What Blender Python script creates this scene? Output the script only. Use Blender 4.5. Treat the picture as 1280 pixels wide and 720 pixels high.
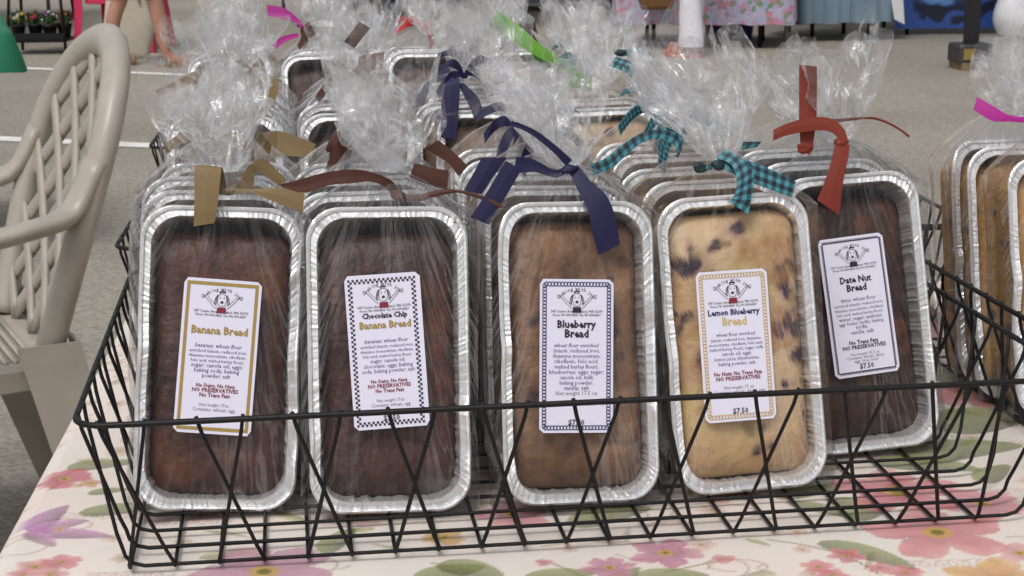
import bpy, bmesh, math, random
import numpy as np
from mathutils import Matrix, Vector

for o in list(bpy.data.objects): bpy.data.objects.remove(o)
S = bpy.context.scene
COL = S.collection
PI = math.pi

# ------------------------------------------------------------------ camera
FPX, PITCH, ROLL, TABLE = 2100.86, .2345, .0082, .74
CAM = np.array([0, 0, TABLE + .4365])
cp, sp, cr, sr = math.cos(PITCH), math.sin(PITCH), math.cos(ROLL), math.sin(ROLL)
U0 = np.array([0, sp, cp]); AX = np.array([1., 0, 0]); FWD = np.array([0, cp, -sp])
RGT = cr*AX - sr*U0; UPV = sr*AX + cr*U0
cam = bpy.data.cameras.new('camera'); cam.sensor_width = 36; cam.lens = FPX/1280*36
cam.clip_start = .02; cam.clip_end = 2000
co = bpy.data.objects.new('camera', cam); COL.objects.link(co)
M = Matrix.Identity(4)
for i, v in enumerate((RGT, UPV, -FWD)):
    for k in range(3): M[k][i] = v[k]
for k in range(3): M[k][3] = CAM[k]
co.matrix_world = M
S.camera = co
cam.dof.use_dof = True; cam.dof.focus_distance = 1.15; cam.dof.aperture_fstop = 40

# ------------------------------------------------------------------ sky, sun, exposure
SUN_EL, SUN_AZ = math.radians(58), math.radians(205)   # azimuth clockwise from +Y
w = bpy.data.worlds.new('World'); S.world = w; w.use_nodes = True
nt = w.node_tree; nt.nodes.clear()
sky = nt.nodes.new('ShaderNodeTexSky'); sky.sky_type = 'NISHITA'; sky.sun_disc = False
sky.sun_elevation = SUN_EL; sky.sun_rotation = SUN_AZ; sky.dust_density = 4; sky.air_density = 1.0; sky.ozone_density = 1
hs = nt.nodes.new('ShaderNodeHueSaturation'); hs.inputs['Saturation'].default_value = .22
bg = nt.nodes.new('ShaderNodeBackground'); bg.inputs[1].default_value = .13
wo = nt.nodes.new('ShaderNodeOutputWorld')
nt.links.new(sky.outputs[0], hs.inputs['Color']); nt.links.new(hs.outputs[0], bg.inputs[0]); nt.links.new(bg.outputs[0], wo.inputs[0])
sl = bpy.data.lights.new('sun', 'SUN'); sl.energy = 1.1; sl.angle = math.radians(16); sl.color = (1, .98, .95)
so = bpy.data.objects.new('sun', sl); COL.objects.link(so)
sd = Vector((math.sin(SUN_AZ)*math.cos(SUN_EL), math.cos(SUN_AZ)*math.cos(SUN_EL), math.sin(SUN_EL)))
so.rotation_euler = sd.to_track_quat('Z', 'Y').to_euler(); so.location = sd*30
vs = S.view_settings
vs.view_transform = 'Standard'; vs.look = 'None'; vs.gamma = 1; vs.use_curve_mapping = False; vs.exposure = 0.0
S.render.engine = 'CYCLES'
S.cycles.transparent_max_bounces = 40; S.cycles.max_bounces = 8; S.cycles.use_denoising = True
S.cycles.caustics_reflective = False; S.cycles.caustics_refractive = False

# ------------------------------------------------------------------ helpers
def ray(x, y): return FWD + RGT*((x-640)/FPX) + UPV*((360-y)/FPX)
def onz(x, y, z):
    d = ray(x, y); return CAM + d*((z-CAM[2])/d[2])
def on_plane(x, y, P, n):
    d = ray(x, y); return CAM + d*(np.dot(np.asarray(P)-CAM, n)/np.dot(d, n))
def proj(P):
    q = np.asarray(P)-CAM; return 640+FPX*(q@RGT)/(q@FWD), 360-FPX*(q@UPV)/(q@FWD)
def at_depth(x, y, Y):
    d = ray(x, y); return CAM + d*(Y/d[1])

class MB:
    def __init__(s): s.v = []; s.f = []; s.m = []
    def add(s, vs, fs, mi=0):
        b = len(s.v); s.v += [tuple(p) for p in vs]; s.f += [tuple(b+i for i in f) for f in fs]; s.m += [mi]*len(fs)
    def box(s, c, d, mi=0, rz=0):
        x, y, z = d[0]/2, d[1]/2, d[2]/2
        P = []
        for q in ((-x,-y,-z),(x,-y,-z),(x,y,-z),(-x,y,-z),(-x,-y,z),(x,-y,z),(x,y,z),(-x,y,z)):
            P.append((c[0]+q[0]*math.cos(rz)-q[1]*math.sin(rz), c[1]+q[0]*math.sin(rz)+q[1]*math.cos(rz), c[2]+q[2]))
        s.add(P, [(3,2,1,0),(4,5,6,7),(0,1,5,4),(1,2,6,5),(2,3,7,6),(3,0,4,7)], mi)
    def tube(s, pts, r, n=8, mi=0, cap=True, flat=None, up=(0,0,1)):
        """tube along pts; r scalar or list; flat=(a,b): elliptical half sizes along side/up"""
        P = [Vector(p) for p in pts]; N = len(P); rs = r if isinstance(r, (list, tuple)) else [r]*N
        T = []
        for i in range(N):
            t = (P[min(i+1, N-1)]-P[max(i-1, 0)]); T.append(t.normalized() if t.length > 1e-9 else Vector((0,0,1)))
        u = Vector(up)
        if abs(u.dot(T[0])) > .98: u = Vector((1,0,0)) if abs(T[0].x) < .9 else Vector((0,1,0))
        b0 = len(s.v); a = None
        for i in range(N):
            if a is None: a = T[i].cross(u).normalized()
            else:
                a = a - T[i]*a.dot(T[i]); a.normalize()
            b = a.cross(T[i]).normalized()
            for k in range(n):
                th = 2*PI*k/n
                fa, fb = flat if flat else (1, 1)
                q = P[i] + a*(math.cos(th)*rs[i]*fa) + b*(math.sin(th)*rs[i]*fb)
                s.v.append(tuple(q))
        for i in range(N-1):
            for k in range(n):
                s.f.append((b0+i*n+k, b0+i*n+(k+1) % n, b0+(i+1)*n+(k+1) % n, b0+(i+1)*n+k)); s.m.append(mi)
        if cap:
            s.f.append(tuple(b0+k for k in reversed(range(n)))); s.m.append(mi)
            s.f.append(tuple(b0+(N-1)*n+k for k in range(n))); s.m.append(mi)
    def sweep(s, loops, close=True, mi=0, cap0=False, cap1=False):
        b = len(s.v); n = len(loops[0])
        for L in loops: s.v += [tuple(p) for p in L]
        for i in range(len(loops)-1):
            for k in range(n if close else n-1):
                k2 = (k+1) % n
                s.f.append((b+i*n+k, b+i*n+k2, b+(i+1)*n+k2, b+(i+1)*n+k)); s.m.append(mi)
        if cap0: s.f.append(tuple(b+k for k in reversed(range(n)))); s.m.append(mi)
        if cap1: s.f.append(tuple(b+(len(loops)-1)*n+k for k in range(n))); s.m.append(mi)
    def mesh(s, name, mats, smooth=False):
        me = bpy.data.meshes.new(name); me.from_pydata(s.v, [], s.f)
        for m in (mats if isinstance(mats, (list, tuple)) else [mats]): me.materials.append(m)
        if len(me.materials) > 1: me.polygons.foreach_set('material_index', s.m)
        if smooth: me.polygons.foreach_set('use_smooth', [True]*len(me.polygons))
        me.update(); return me
    def build(s, name, mats, parent=None, smooth=False): return link(name, s.mesh(name, mats, smooth), parent)

def link(name, me, parent=None, mat=None):
    o = bpy.data.objects.new(name, me); COL.objects.link(o)
    if parent: o.parent = parent
    if mat: o.matrix_local = mat
    return o
def tag(o, label, cat, group=None):
    o['label'] = label; o['category'] = cat
    if group: o['group'] = group
    return o
def struct(o): o['kind'] = 'structure'; return o
def thing(name, label, cat, loc=(0,0,0), rz=0, group=None):
    o = bpy.data.objects.new(name, None); COL.objects.link(o); o.location = loc; o.rotation_euler = (0, 0, rz)
    o.empty_display_size = .05
    return tag(o, label, cat, group)
def catmull(pts, k=6):
    P = [np.array(p, float) for p in pts]; P = [2*P[0]-P[1]]+P+[2*P[-1]-P[-2]]; out = []
    for i in range(1, len(P)-2):
        for j in range(k):
            t = j/k; a, b, c, d = P[i-1], P[i], P[i+1], P[i+2]
            out.append(.5*((2*b)+(c-a)*t+(2*a-5*b+4*c-d)*t*t+(3*b-a-3*c+d)*t**3))
    out.append(P[-2]); return out
class Waves:
    """cheap smooth 3D noise: a sum of random sines"""
    def __init__(s, seed, freq, n=14):
        r = np.random.RandomState(seed); d = r.normal(size=(n, 3)); d /= np.linalg.norm(d, axis=1)[:, None]
        s.k = d*freq*r.uniform(.5, 1.6, (n, 1)); s.p = r.uniform(0, 6.28, n); s.n = n
    def __call__(s, P): return np.sin(P@s.k.T+s.p).sum(-1)/math.sqrt(s.n/2)

# ------------------------------------------------------------------ materials
def mat(name, col, rough=.6, metal=0, var=.0, vscale=30, bump=0, bscale=80, spec=.5, coat=0, sheen=0, trans=0, stretch=None):
    m = bpy.data.materials.new(name); m.use_nodes = True
    t = m.node_tree; b = t.nodes['Principled BSDF']
    b.inputs['Base Color'].default_value = (*col, 1); b.inputs['Roughness'].default_value = rough
    b.inputs['Metallic'].default_value = metal; b.inputs['Specular IOR Level'].default_value = spec
    b.inputs['Coat Weight'].default_value = coat; b.inputs['Sheen Weight'].default_value = sheen
    if trans:
        b.inputs['Transmission Weight'].default_value = trans
    if var or bump:
        tc = t.nodes.new('ShaderNodeTexCoord'); mp = t.nodes.new('ShaderNodeMapping'); t.links.new(tc.outputs['Object'], mp.inputs[0])
        if stretch: mp.inputs['Scale'].default_value = stretch
    if var:
        n = t.nodes.new('ShaderNodeTexNoise'); n.inputs['Scale'].default_value = vscale; n.inputs['Detail'].default_value = 5
        t.links.new(mp.outputs[0], n.inputs[0])
        r = t.nodes.new('ShaderNodeValToRGB'); t.links.new(n.outputs[0], r.inputs[0])
        r.color_ramp.elements[0].position = .3; r.color_ramp.elements[1].position = .7
        r.color_ramp.elements[0].color = (*[c*(1-var) for c in col], 1); r.color_ramp.elements[1].color = (*[min(1, c*(1+var)) for c in col], 1)
        t.links.new(r.outputs[0], b.inputs['Base Color'])
    if bump:
        n2 = t.nodes.new('ShaderNodeTexNoise'); n2.inputs['Scale'].default_value = bscale; n2.inputs['Detail'].default_value = 4
        t.links.new(mp.outputs[0], n2.inputs[0])
        bp = t.nodes.new('ShaderNodeBump'); bp.inputs['Strength'].default_value = bump; bp.inputs['Distance'].default_value = .002
        t.links.new(n2.outputs[0], bp.inputs['Height']); t.links.new(bp.outputs[0], b.inputs['Normal'])
    return m
def attr_mat(name, attr='paint', rough=.7, var=.12, vscale=60, bump=.15, bscale=400, tint=None, spec=.4):
    m = mat(name, (.5, .5, .5), rough, spec=spec, bump=bump, bscale=bscale)
    t = m.node_tree; b = t.nodes['Principled BSDF']
    a = t.nodes.new('ShaderNodeAttribute'); a.attribute_name = attr
    n = t.nodes.new('ShaderNodeTexNoise'); n.inputs['Scale'].default_value = vscale; n.inputs['Detail'].default_value = 8
    tc = t.nodes.new('ShaderNodeTexCoord'); t.links.new(tc.outputs['Object'], n.inputs[0])
    r = t.nodes.new('ShaderNodeMapRange'); r.inputs[1].default_value = .3; r.inputs[2].default_value = .7
    r.inputs[3].default_value = 1-var; r.inputs[4].default_value = 1+var; t.links.new(n.outputs[0], r.inputs[0])
    mx = t.nodes.new('ShaderNodeVectorMath'); mx.operation = 'SCALE'
    t.links.new(a.outputs['Color'], mx.inputs[0]); t.links.new(r.outputs[0], mx.inputs['Scale'])
    t.links.new(mx.outputs[0], b.inputs['Base Color'])
    return m
def set_paint(me, rgb):
    a = me.color_attributes.new('paint', 'FLOAT_COLOR', 'POINT')
    c = np.ones((len(me.vertices), 4), 'f'); c[:, :3] = rgb; a.data.foreach_set('color', c.ravel())

def cellophane(name, milk, gloss, peak, radiate):
    """clear film: transparent, a glossy skin, and cloudiness with glare streaks painted in; on the bag these run out from the tied neck"""
    m = bpy.data.materials.new(name); m.use_nodes = True; t = m.node_tree; t.nodes.clear(); N = t.nodes.new; Lk = t.links.new
    def math_(op, a, b=None):
        x = N('ShaderNodeMath'); x.operation = op
        for i, v in enumerate((a, b)):
            if v is None: continue
            if isinstance(v, (int, float)): x.inputs[i].default_value = v
            else: Lk(v, x.inputs[i])
        return x.outputs[0]
    out = N('ShaderNodeOutputMaterial')
    tr = N('ShaderNodeBsdfTransparent'); tr.inputs[0].default_value = (.99, .99, .99, 1)
    gl = N('ShaderNodeBsdfGlossy'); gl.inputs['Roughness'].default_value = .16; gl.inputs[0].default_value = (1, 1, 1, 1)
    df = N('ShaderNodeBsdfDiffuse'); df.inputs[0].default_value = (.95, .93, .93, 1)
    tl = N('ShaderNodeBsdfTranslucent'); tl.inputs[0].default_value = (.95, .93, .93, 1)
    ad = N('ShaderNodeMixShader'); ad.inputs[0].default_value = .5; Lk(df.outputs[0], ad.inputs[1]); Lk(tl.outputs[0], ad.inputs[2])
    tc = N('ShaderNodeTexCoord'); vec = tc.outputs['Object']
    if radiate:
        sx = N('ShaderNodeSeparateXYZ'); Lk(vec, sx.inputs[0])
        dz = math_('SUBTRACT', .275, sx.outputs['Z']); ang = math_('ARCTAN2', sx.outputs['X'], dz)
        cx = N('ShaderNodeCombineXYZ'); Lk(math_('MULTIPLY', ang, 14), cx.inputs[0]); Lk(math_('MULTIPLY', dz, 7), cx.inputs[1]); Lk(math_('MULTIPLY', sx.outputs['Y'], 30), cx.inputs[2])
        oi = N('ShaderNodeObjectInfo'); ofs = N('ShaderNodeVectorMath'); ofs.operation = 'ADD'; Lk(cx.outputs[0], ofs.inputs[0])
        c2 = N('ShaderNodeCombineXYZ'); Lk(math_('MULTIPLY', oi.outputs['Random'], 50), c2.inputs[2]); Lk(c2.outputs[0], ofs.inputs[1]); v1 = ofs.outputs[0]; sc1 = 2.2
    else: v1 = vec; sc1 = 105
    n = N('ShaderNodeTexNoise'); n.inputs['Scale'].default_value = sc1; n.inputs['Detail'].default_value = 6; n.inputs['Distortion'].default_value = .9; Lk(v1, n.inputs[0])
    big = N('ShaderNodeTexNoise'); big.inputs['Scale'].default_value = sc1*.22; big.inputs['Detail'].default_value = 2; Lk(v1, big.inputs[0])
    ridge = math_('SUBTRACT', 1, math_('MULTIPLY', math_('ABSOLUTE', math_('SUBTRACT', n.outputs[0], .5)), 9)); ridge.node.use_clamp = True
    patch = N('ShaderNodeMapRange'); patch.inputs[1].default_value = .42; patch.inputs[2].default_value = .66; patch.inputs[3].default_value = .12; patch.inputs[4].default_value = 1; Lk(big.outputs[0], patch.inputs[0])
    fac = math_('ADD', math_('MULTIPLY', math_('MULTIPLY', math_('POWER', ridge, 2), patch.outputs[0]), peak), math_('MULTIPLY', patch.outputs[0], milk)); fac.node.use_clamp = True  # pale wrinkle streaks painted as glare, over the film's own milkiness
    bp = N('ShaderNodeBump'); bp.inputs['Strength'].default_value = .8; bp.inputs['Distance'].default_value = .0015
    Lk(n.outputs[0], bp.inputs['Height']); Lk(bp.outputs[0], gl.inputs['Normal'])
    m1 = N('ShaderNodeMixShader'); Lk(fac, m1.inputs[0]); Lk(tr.outputs[0], m1.inputs[1]); Lk(ad.outputs[0], m1.inputs[2])
    fr = N('ShaderNodeFresnel'); fr.inputs[0].default_value = 1.45; Lk(bp.outputs[0], fr.inputs['Normal'])
    g2 = math_('MULTIPLY', fr.outputs[0], gloss); g2.node.use_clamp = True
    m2 = N('ShaderNodeMixShader'); Lk(g2, m2.inputs[0]); Lk(m1.outputs[0], m2.inputs[1]); Lk(gl.outputs[0], m2.inputs[2]); Lk(m2.outputs[0], out.inputs[0]); return m

def foil_mat():
    m = mat('aluminium_foil', (.96, .96, .97), .3, .6, bump=.35, bscale=260)
    return m
def gingham(name):
    m = mat(name, (.1, .3, .35), .6); t = m.node_tree; b = t.nodes['Principled BSDF']
    uv = t.nodes.new('ShaderNodeUVMap'); sx = t.nodes.new('ShaderNodeSeparateXYZ'); t.links.new(uv.outputs[0], sx.inputs[0])
    vals = []
    for k in ('X', 'Y'):
        a = t.nodes.new('ShaderNodeMath'); a.operation = 'MULTIPLY'; a.inputs[1].default_value = 1/.0066; t.links.new(sx.outputs[k], a.inputs[0])
        f = t.nodes.new('ShaderNodeMath'); f.operation = 'FRACT'; t.links.new(a.outputs[0], f.inputs[0])
        g = t.nodes.new('ShaderNodeMath'); g.operation = 'GREATER_THAN'; g.inputs[1].default_value = .5; t.links.new(f.outputs[0], g.inputs[0]); vals.append(g)
    s = t.nodes.new('ShaderNodeMath'); s.operation = 'ADD'; t.links.new(vals[0].outputs[0], s.inputs[0]); t.links.new(vals[1].outputs[0], s.inputs[1])
    h = t.nodes.new('ShaderNodeMath'); h.operation = 'MULTIPLY'; h.inputs[1].default_value = .5; t.links.new(s.outputs[0], h.inputs[0])
    r = t.nodes.new('ShaderNodeValToRGB'); r.color_ramp.interpolation = 'CONSTANT'
    e = r.color_ramp.elements; e[0].position = 0; e[0].color = (.06, .26, .31, 1); e[1].position = .4; e[1].color = (.02, .09, .12, 1)
    n = e.new(.8); n.color = (.006, .012, .02, 1)
    t.links.new(h.outputs[0], r.inputs[0]); t.links.new(r.outputs[0], b.inputs['Base Color']); return m

MT = dict(
    foil=foil_mat(), cello=cellophane('clear_cellophane', .012, .36, .2, True), cello_head=cellophane('crumpled_cellophane', .15, .40, .2, False),
    wire=mat('black_coated_wire', (.008, .008, .009), .5, 0, bump=.2, bscale=300, spec=.3),
    paper=mat('label_paper', (.76, .74, .88), .35, spec=.4),
    ink=mat('black_ink', (.02, .018, .03), .5), grey_ink=mat('grey_ink', (.16, .14, .2), .5), redink=mat('maroon_ink', (.22, .015, .03), .5),
    goldink=mat('gold_ink', (.36, .24, .06), .5), paleink=mat('pale_gold_ink', (.62, .45, .2), .5), navyink=mat('navy_ink', (.03, .035, .12), .5),
    tan=mat('tan_ribbon', (.21, .14, .062), .55, spec=.35, var=.08, vscale=60, bump=.15, bscale=700), brown=mat('brown_ribbon', (.07, .022, .012), .55, spec=.35, var=.08, vscale=60, bump=.15, bscale=700),
    navy=mat('navy_ribbon', (.011, .009, .05), .55, spec=.35, var=.08, vscale=60, bump=.15, bscale=700), green=mat('green_ribbon', (.15, .40, .03), .55, spec=.35, var=.08, vscale=60, bump=.15, bscale=700),
    rust=mat('rust_ribbon', (.20, .028, .014), .55, spec=.35, var=.08, vscale=60, bump=.15, bscale=700), magenta=mat('magenta_ribbon', (.42, .012, .26), .5, bump=.3, bscale=900),
    red=mat('red_ribbon', (.5, .02, .02), .5), dark=mat('dark_ribbon', (.03, .01, .015), .5), teal=gingham('teal_gingham_ribbon'), tealdark=mat('dark_teal_ribbon', (.01, .03, .035), .6),
)

# ------------------------------------------------------------------ ground
def asphalt_mat():
    m = mat('worn_asphalt', (.25, .225, .19), .85, spec=.25)
    t = m.node_tree; b = t.nodes['Principled BSDF']
    tc = t.nodes.new('ShaderNodeTexCoord')
    v = t.nodes.new('ShaderNodeTexVoronoi'); v.inputs['Scale'].default_value = 85; t.links.new(tc.outputs['Object'], v.inputs[0])
    n = t.nodes.new('ShaderNodeTexNoise'); n.inputs['Scale'].default_value = .55; n.inputs['Detail'].default_value = 6; t.links.new(tc.outputs['Object'], n.inputs[0])
    n3 = t.nodes.new('ShaderNodeTexNoise'); n3.inputs['Scale'].default_value = 40; n3.inputs['Detail'].default_value = 6; t.links.new(tc.outputs['Object'], n3.inputs[0])
    r = t.nodes.new('ShaderNodeValToRGB'); e = r.color_ramp.elements
    e[0].position = .1; e[0].color = (.21, .19, .16, 1); e[1].position = .9; e[1].color = (.40, .365, .305, 1)
    sc = t.nodes.new('ShaderNodeSeparateColor'); t.links.new(v.outputs['Color'], sc.inputs[0])
    mx0 = t.nodes.new('ShaderNodeMath'); mx0.operation = 'MULTIPLY_ADD'; mx0.inputs[1].default_value = .55
    t.links.new(sc.outputs[0], mx0.inputs[0])
    hf = t.nodes.new('ShaderNodeMath'); hf.operation = 'MULTIPLY'; hf.inputs[1].default_value = .45; t.links.new(n3.outputs[0], hf.inputs[0])
    t.links.new(hf.outputs[0], mx0.inputs[2]); t.links.new(mx0.outputs[0], r.inputs[0])
    mr = t.nodes.new('ShaderNodeMapRange'); mr.inputs[1].default_value = .3; mr.inputs[2].default_value = .7; mr.inputs[3].default_value = .82; mr.inputs[4].default_value = 1.12
    t.links.new(n.outputs[0], mr.inputs[0])
    mx = t.nodes.new('ShaderNodeVectorMath'); mx.operation = 'SCALE'; t.links.new(r.outputs[0], mx.inputs[0]); t.links.new(mr.outputs[0], mx.inputs['Scale'])
    t.links.new(mx.outputs[0], b.inputs['Base Color'])
    bp = t.nodes.new('ShaderNodeBump'); bp.inputs['Strength'].default_value = .5; bp.inputs['Distance'].default_value = .004
    t.links.new(sc.outputs[1], bp.inputs['Height']); t.links.new(bp.outputs[0], b.inputs['Normal'])
    return m
g = MB(); g.add([(-400,-400,0),(400,-400,0),(400,400,0),(-400,400,0)], [(0,1,2,3)])
struct(g.build('asphalt_ground', asphalt_mat()))
def line_mat():
    m = mat('worn_white_road_paint', (.74, .73, .70), .7, var=.15, vscale=9)
    return m
LM = line_mat()
for (xa, ya), (xb, yb), wd in (((0, 84.5), (215, 93.5), .10), ((0, 174), (195, 183), .13)):
    a, b = onz(xa, ya, 0), onz(xb, yb, 0); d = (b-a)/np.linalg.norm(b-a); nrm = np.array([-d[1], d[0], 0])*wd/2
    a2, b2 = a-d*2.5, b+d*(.9 if ya < 100 else 1.6)
    q = MB(); q.add([p+np.array([0,0,.004]) for p in (a2-nrm, b2-nrm, b2+nrm, a2+nrm)], [(0,1,2,3)])
    struct(q.build('painted_line', LM))

# ------------------------------------------------------------------ table and printed cloth
E0 = np.array([-.3455, 1.1167]); EA = .087                      # a point of the table's left edge and its direction
TAX = np.array([math.cos(EA), math.sin(EA)]); TAY = np.array([-math.sin(EA), math.cos(EA)])
TW, TY0, TY1 = 1.55, -.20, 1.72                                 # width, front and back along the edge, from E0
def tw(a, b): return E0 + TAX*a + TAY*b
laminate = mat('table_laminate', (.55, .54, .5), .5, var=.05)
steel = mat('grey_steel_tube', (.2, .2, .21), .4, .8, bump=.1)
TABLES = ((0, .82, TY0, TY1, 'long folding table hidden under the flowery cloth below four baskets'), (.87, 2.1, TY0, .66, 'second folding table under the basket of golden loaves'))
for a0, a1, b0, b1, lb in TABLES:
    tb = thing('folding_table', lb, 'table', (*tw((a0+a1)/2, (b0+b1)/2), 0), EA)
    q = MB(); q.box((0, 0, TABLE-.022), (a1-a0-.012, b1-b0-.012, .036)); q.build('table_top', laminate, tb)
    for sx in (-1, 1):
        for sy in (-1, 1):
            lx, ly = sx*((a1-a0)/2-.12), sy*((b1-b0)/2-.12)
            q = MB(); q.tube([(lx, ly, TABLE-.04), (lx, ly, 0)], .014, 10); q.build('leg', steel, tb, True)

def smooth01(x): x = np.clip(x, 0, 1); return x*x*(3-2*x)
class Paint:
    def __init__(s, X, Y):
        s.X, s.Y = X, Y; s.c = np.empty(X.shape+(3,)); s.c[...] = (.80, .715, .645)
        P = np.stack([X, Y, X*0], -1); s.P = P
        k = Waves(5, 14)(P); s.c *= (1+.03*k)[..., None]
        s.c[..., 0] *= 1+.02*Waves(9, 30)(P)
        s.grain = Waves(3, 420, 20)(P)
    def blend(s, a, col):
        a = np.clip(a, 0, 1)[..., None]; s.c = s.c*(1-a)+np.asarray(col)*a
    def win(s, x, y, R): return (np.abs(s.X-x) < R) & (np.abs(s.Y-y) < R)
    def sub(s, x, y, R):
        j = np.where((np.abs(s.X-x) < R).any(0))[0]; i = np.where((np.abs(s.Y-y) < R).any(1))[0]
        if len(i) == 0 or len(j) == 0: return None
        return slice(i[0], i[-1]+1), slice(j[0], j[-1]+1)
    def put(s, w, a, col):
        a = np.clip(a, 0, 1)[..., None]; s.c[w] = s.c[w]*(1-a)+np.asarray(col)*a
    def flower(s, x, y, R, n, rot, cin, cout, ccen, sq=1.0):
        w = s.sub(x, y, R*1.3)
        if w is None: return
        dx, dy = s.X[w]-x, (s.Y[w]-y)/sq
        r = np.hypot(dx, dy); th = np.arctan2(dy, dx)-rot
        lob = np.abs(np.cos(n*th/2))
        edge = R*.94*(.52+.48*lob**.55)*(1+.06*np.sin(5*th+x*90)+.05*np.sin(11*th))
        a = smooth01((edge-r)/.0012+.5)
        t = np.clip(r/edge, 0, 1)[..., None]; st = (.5+.5*np.sin(n*9*th+3*np.sin(th*3)))[..., None]
        col = np.asarray(cin)*(1-t)+np.asarray(cout)*t
        col = col*(1-.18*st*(1-t))*(1-.25*((1-lob)**3)[..., None])*(1+.05*s.grain[w][..., None])
        pale = smooth01(np.sin(th*2+x*40)-.2)[..., None]*smooth01(t*1.3-.5)
        col = col*(1-.5*pale)+np.array((.80, .52, .42))*.5*pale
        s.put(w, a*.76, col)
        dots = (.5+.5*np.sin(th*13)*np.sin(r*1500))
        s.put(w, smooth01((R*.2-r)/.003+.5)*(.45+.55*dots), ccen)
        s.put(w, smooth01((R*.09-r)/.002+.5)*.8, (.12, .13, .03))
    def leaf(s, x, y, L, W, ang, col=(.16, .19, .05)):
        w = s.sub(x, y, L)
        if w is None: return
        dx, dy = s.X[w]-x, s.Y[w]-y; u = dx*math.cos(ang)+dy*math.sin(ang); v = -dx*math.sin(ang)+dy*math.cos(ang)
        v = v+.12*u*u/L*2
        hw = W*np.sqrt(np.clip(1-(u/(L/2))**2, 0, 1))*(1-.35*u/(L/2))
        a = smooth01((hw-np.abs(v))/.0018+.3)*(np.abs(u) < L/2)
        ve = .5+.5*np.sin((u+np.abs(v)*.8)*900)
        c = np.asarray(col)*(1+.55*np.clip(v/W, -1, 1)[..., None])*(.92+.16*ve[..., None])
        s.put(w, a*.72, c)
        s.put(w, smooth01(1-np.abs(v)/.0012)*a*.5, (.33, .35, .13))
    def stem(s, pts, wd, col, al=.8):
        P = np.array(catmull(pts, 8)); c = P.mean(0); R = np.abs(P-c).max()+.01
        w = s.sub(c[0], c[1], R)
        if w is None: return
        X, Y = s.X[w], s.Y[w]; d = np.full(X.shape, 9.)
        for a, b in zip(P[:-1], P[1:]):
            e = b-a; L = max(e@e, 1e-12); t = np.clip(((X-a[0])*e[0]+(Y-a[1])*e[1])/L, 0, 1)
            d = np.minimum(d, np.hypot(X-a[0]-t*e[0], Y-a[1]-t*e[1]))
        s.put(w, smooth01((wd-d)/.0014+.5)*al, col)
    def curl(s, x, y, R, seed):
        r = random.Random(seed); a0 = r.uniform(0, 6.3); sg = r.choice((-1, 1)); pts = []
        for k in range(14):
            a = a0+sg*k*.55; rr = R*(1-k/17); pts.append((x+rr*math.cos(a)+.002*k, y+rr*math.sin(a)*.8))
        s.stem(pts, .0009, (.42, .25, .2), .6)
    def script(s, x, y, L, seed):
        r = random.Random(seed); pts = []; h = L/9
        for k in range(26): pts.append((x-L/2+L*k/25+h*.7*math.sin(k*1.9), y+h*math.cos(k*1.9)*r.uniform(.5, 1.2)))
        s.stem(pts, .0008, (.46, .30, .24), .5)
    def butterfly(s, x, y, L, ang):
        for da, l, wd, c in ((1.1, L, .20, (.33, .12, .30)), (.35, L*.8, .22, (.42, .18, .36)), (-.35, L*1.15, .16, (.40, .16, .34)), (-1.0, L*.7, .2, (.45, .22, .36))):
            a = ang+da; s.leaf(x+math.cos(a)*l/2, y+math.sin(a)*l/2, l, l*wd, a, c)
        s.flower(x+math.cos(ang)*L*.4, y+math.sin(ang)*L*.4, L*.12, 6, 0, (.6, .45, .15), (.6, .35, .3), (.65, .4, .1))

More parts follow.
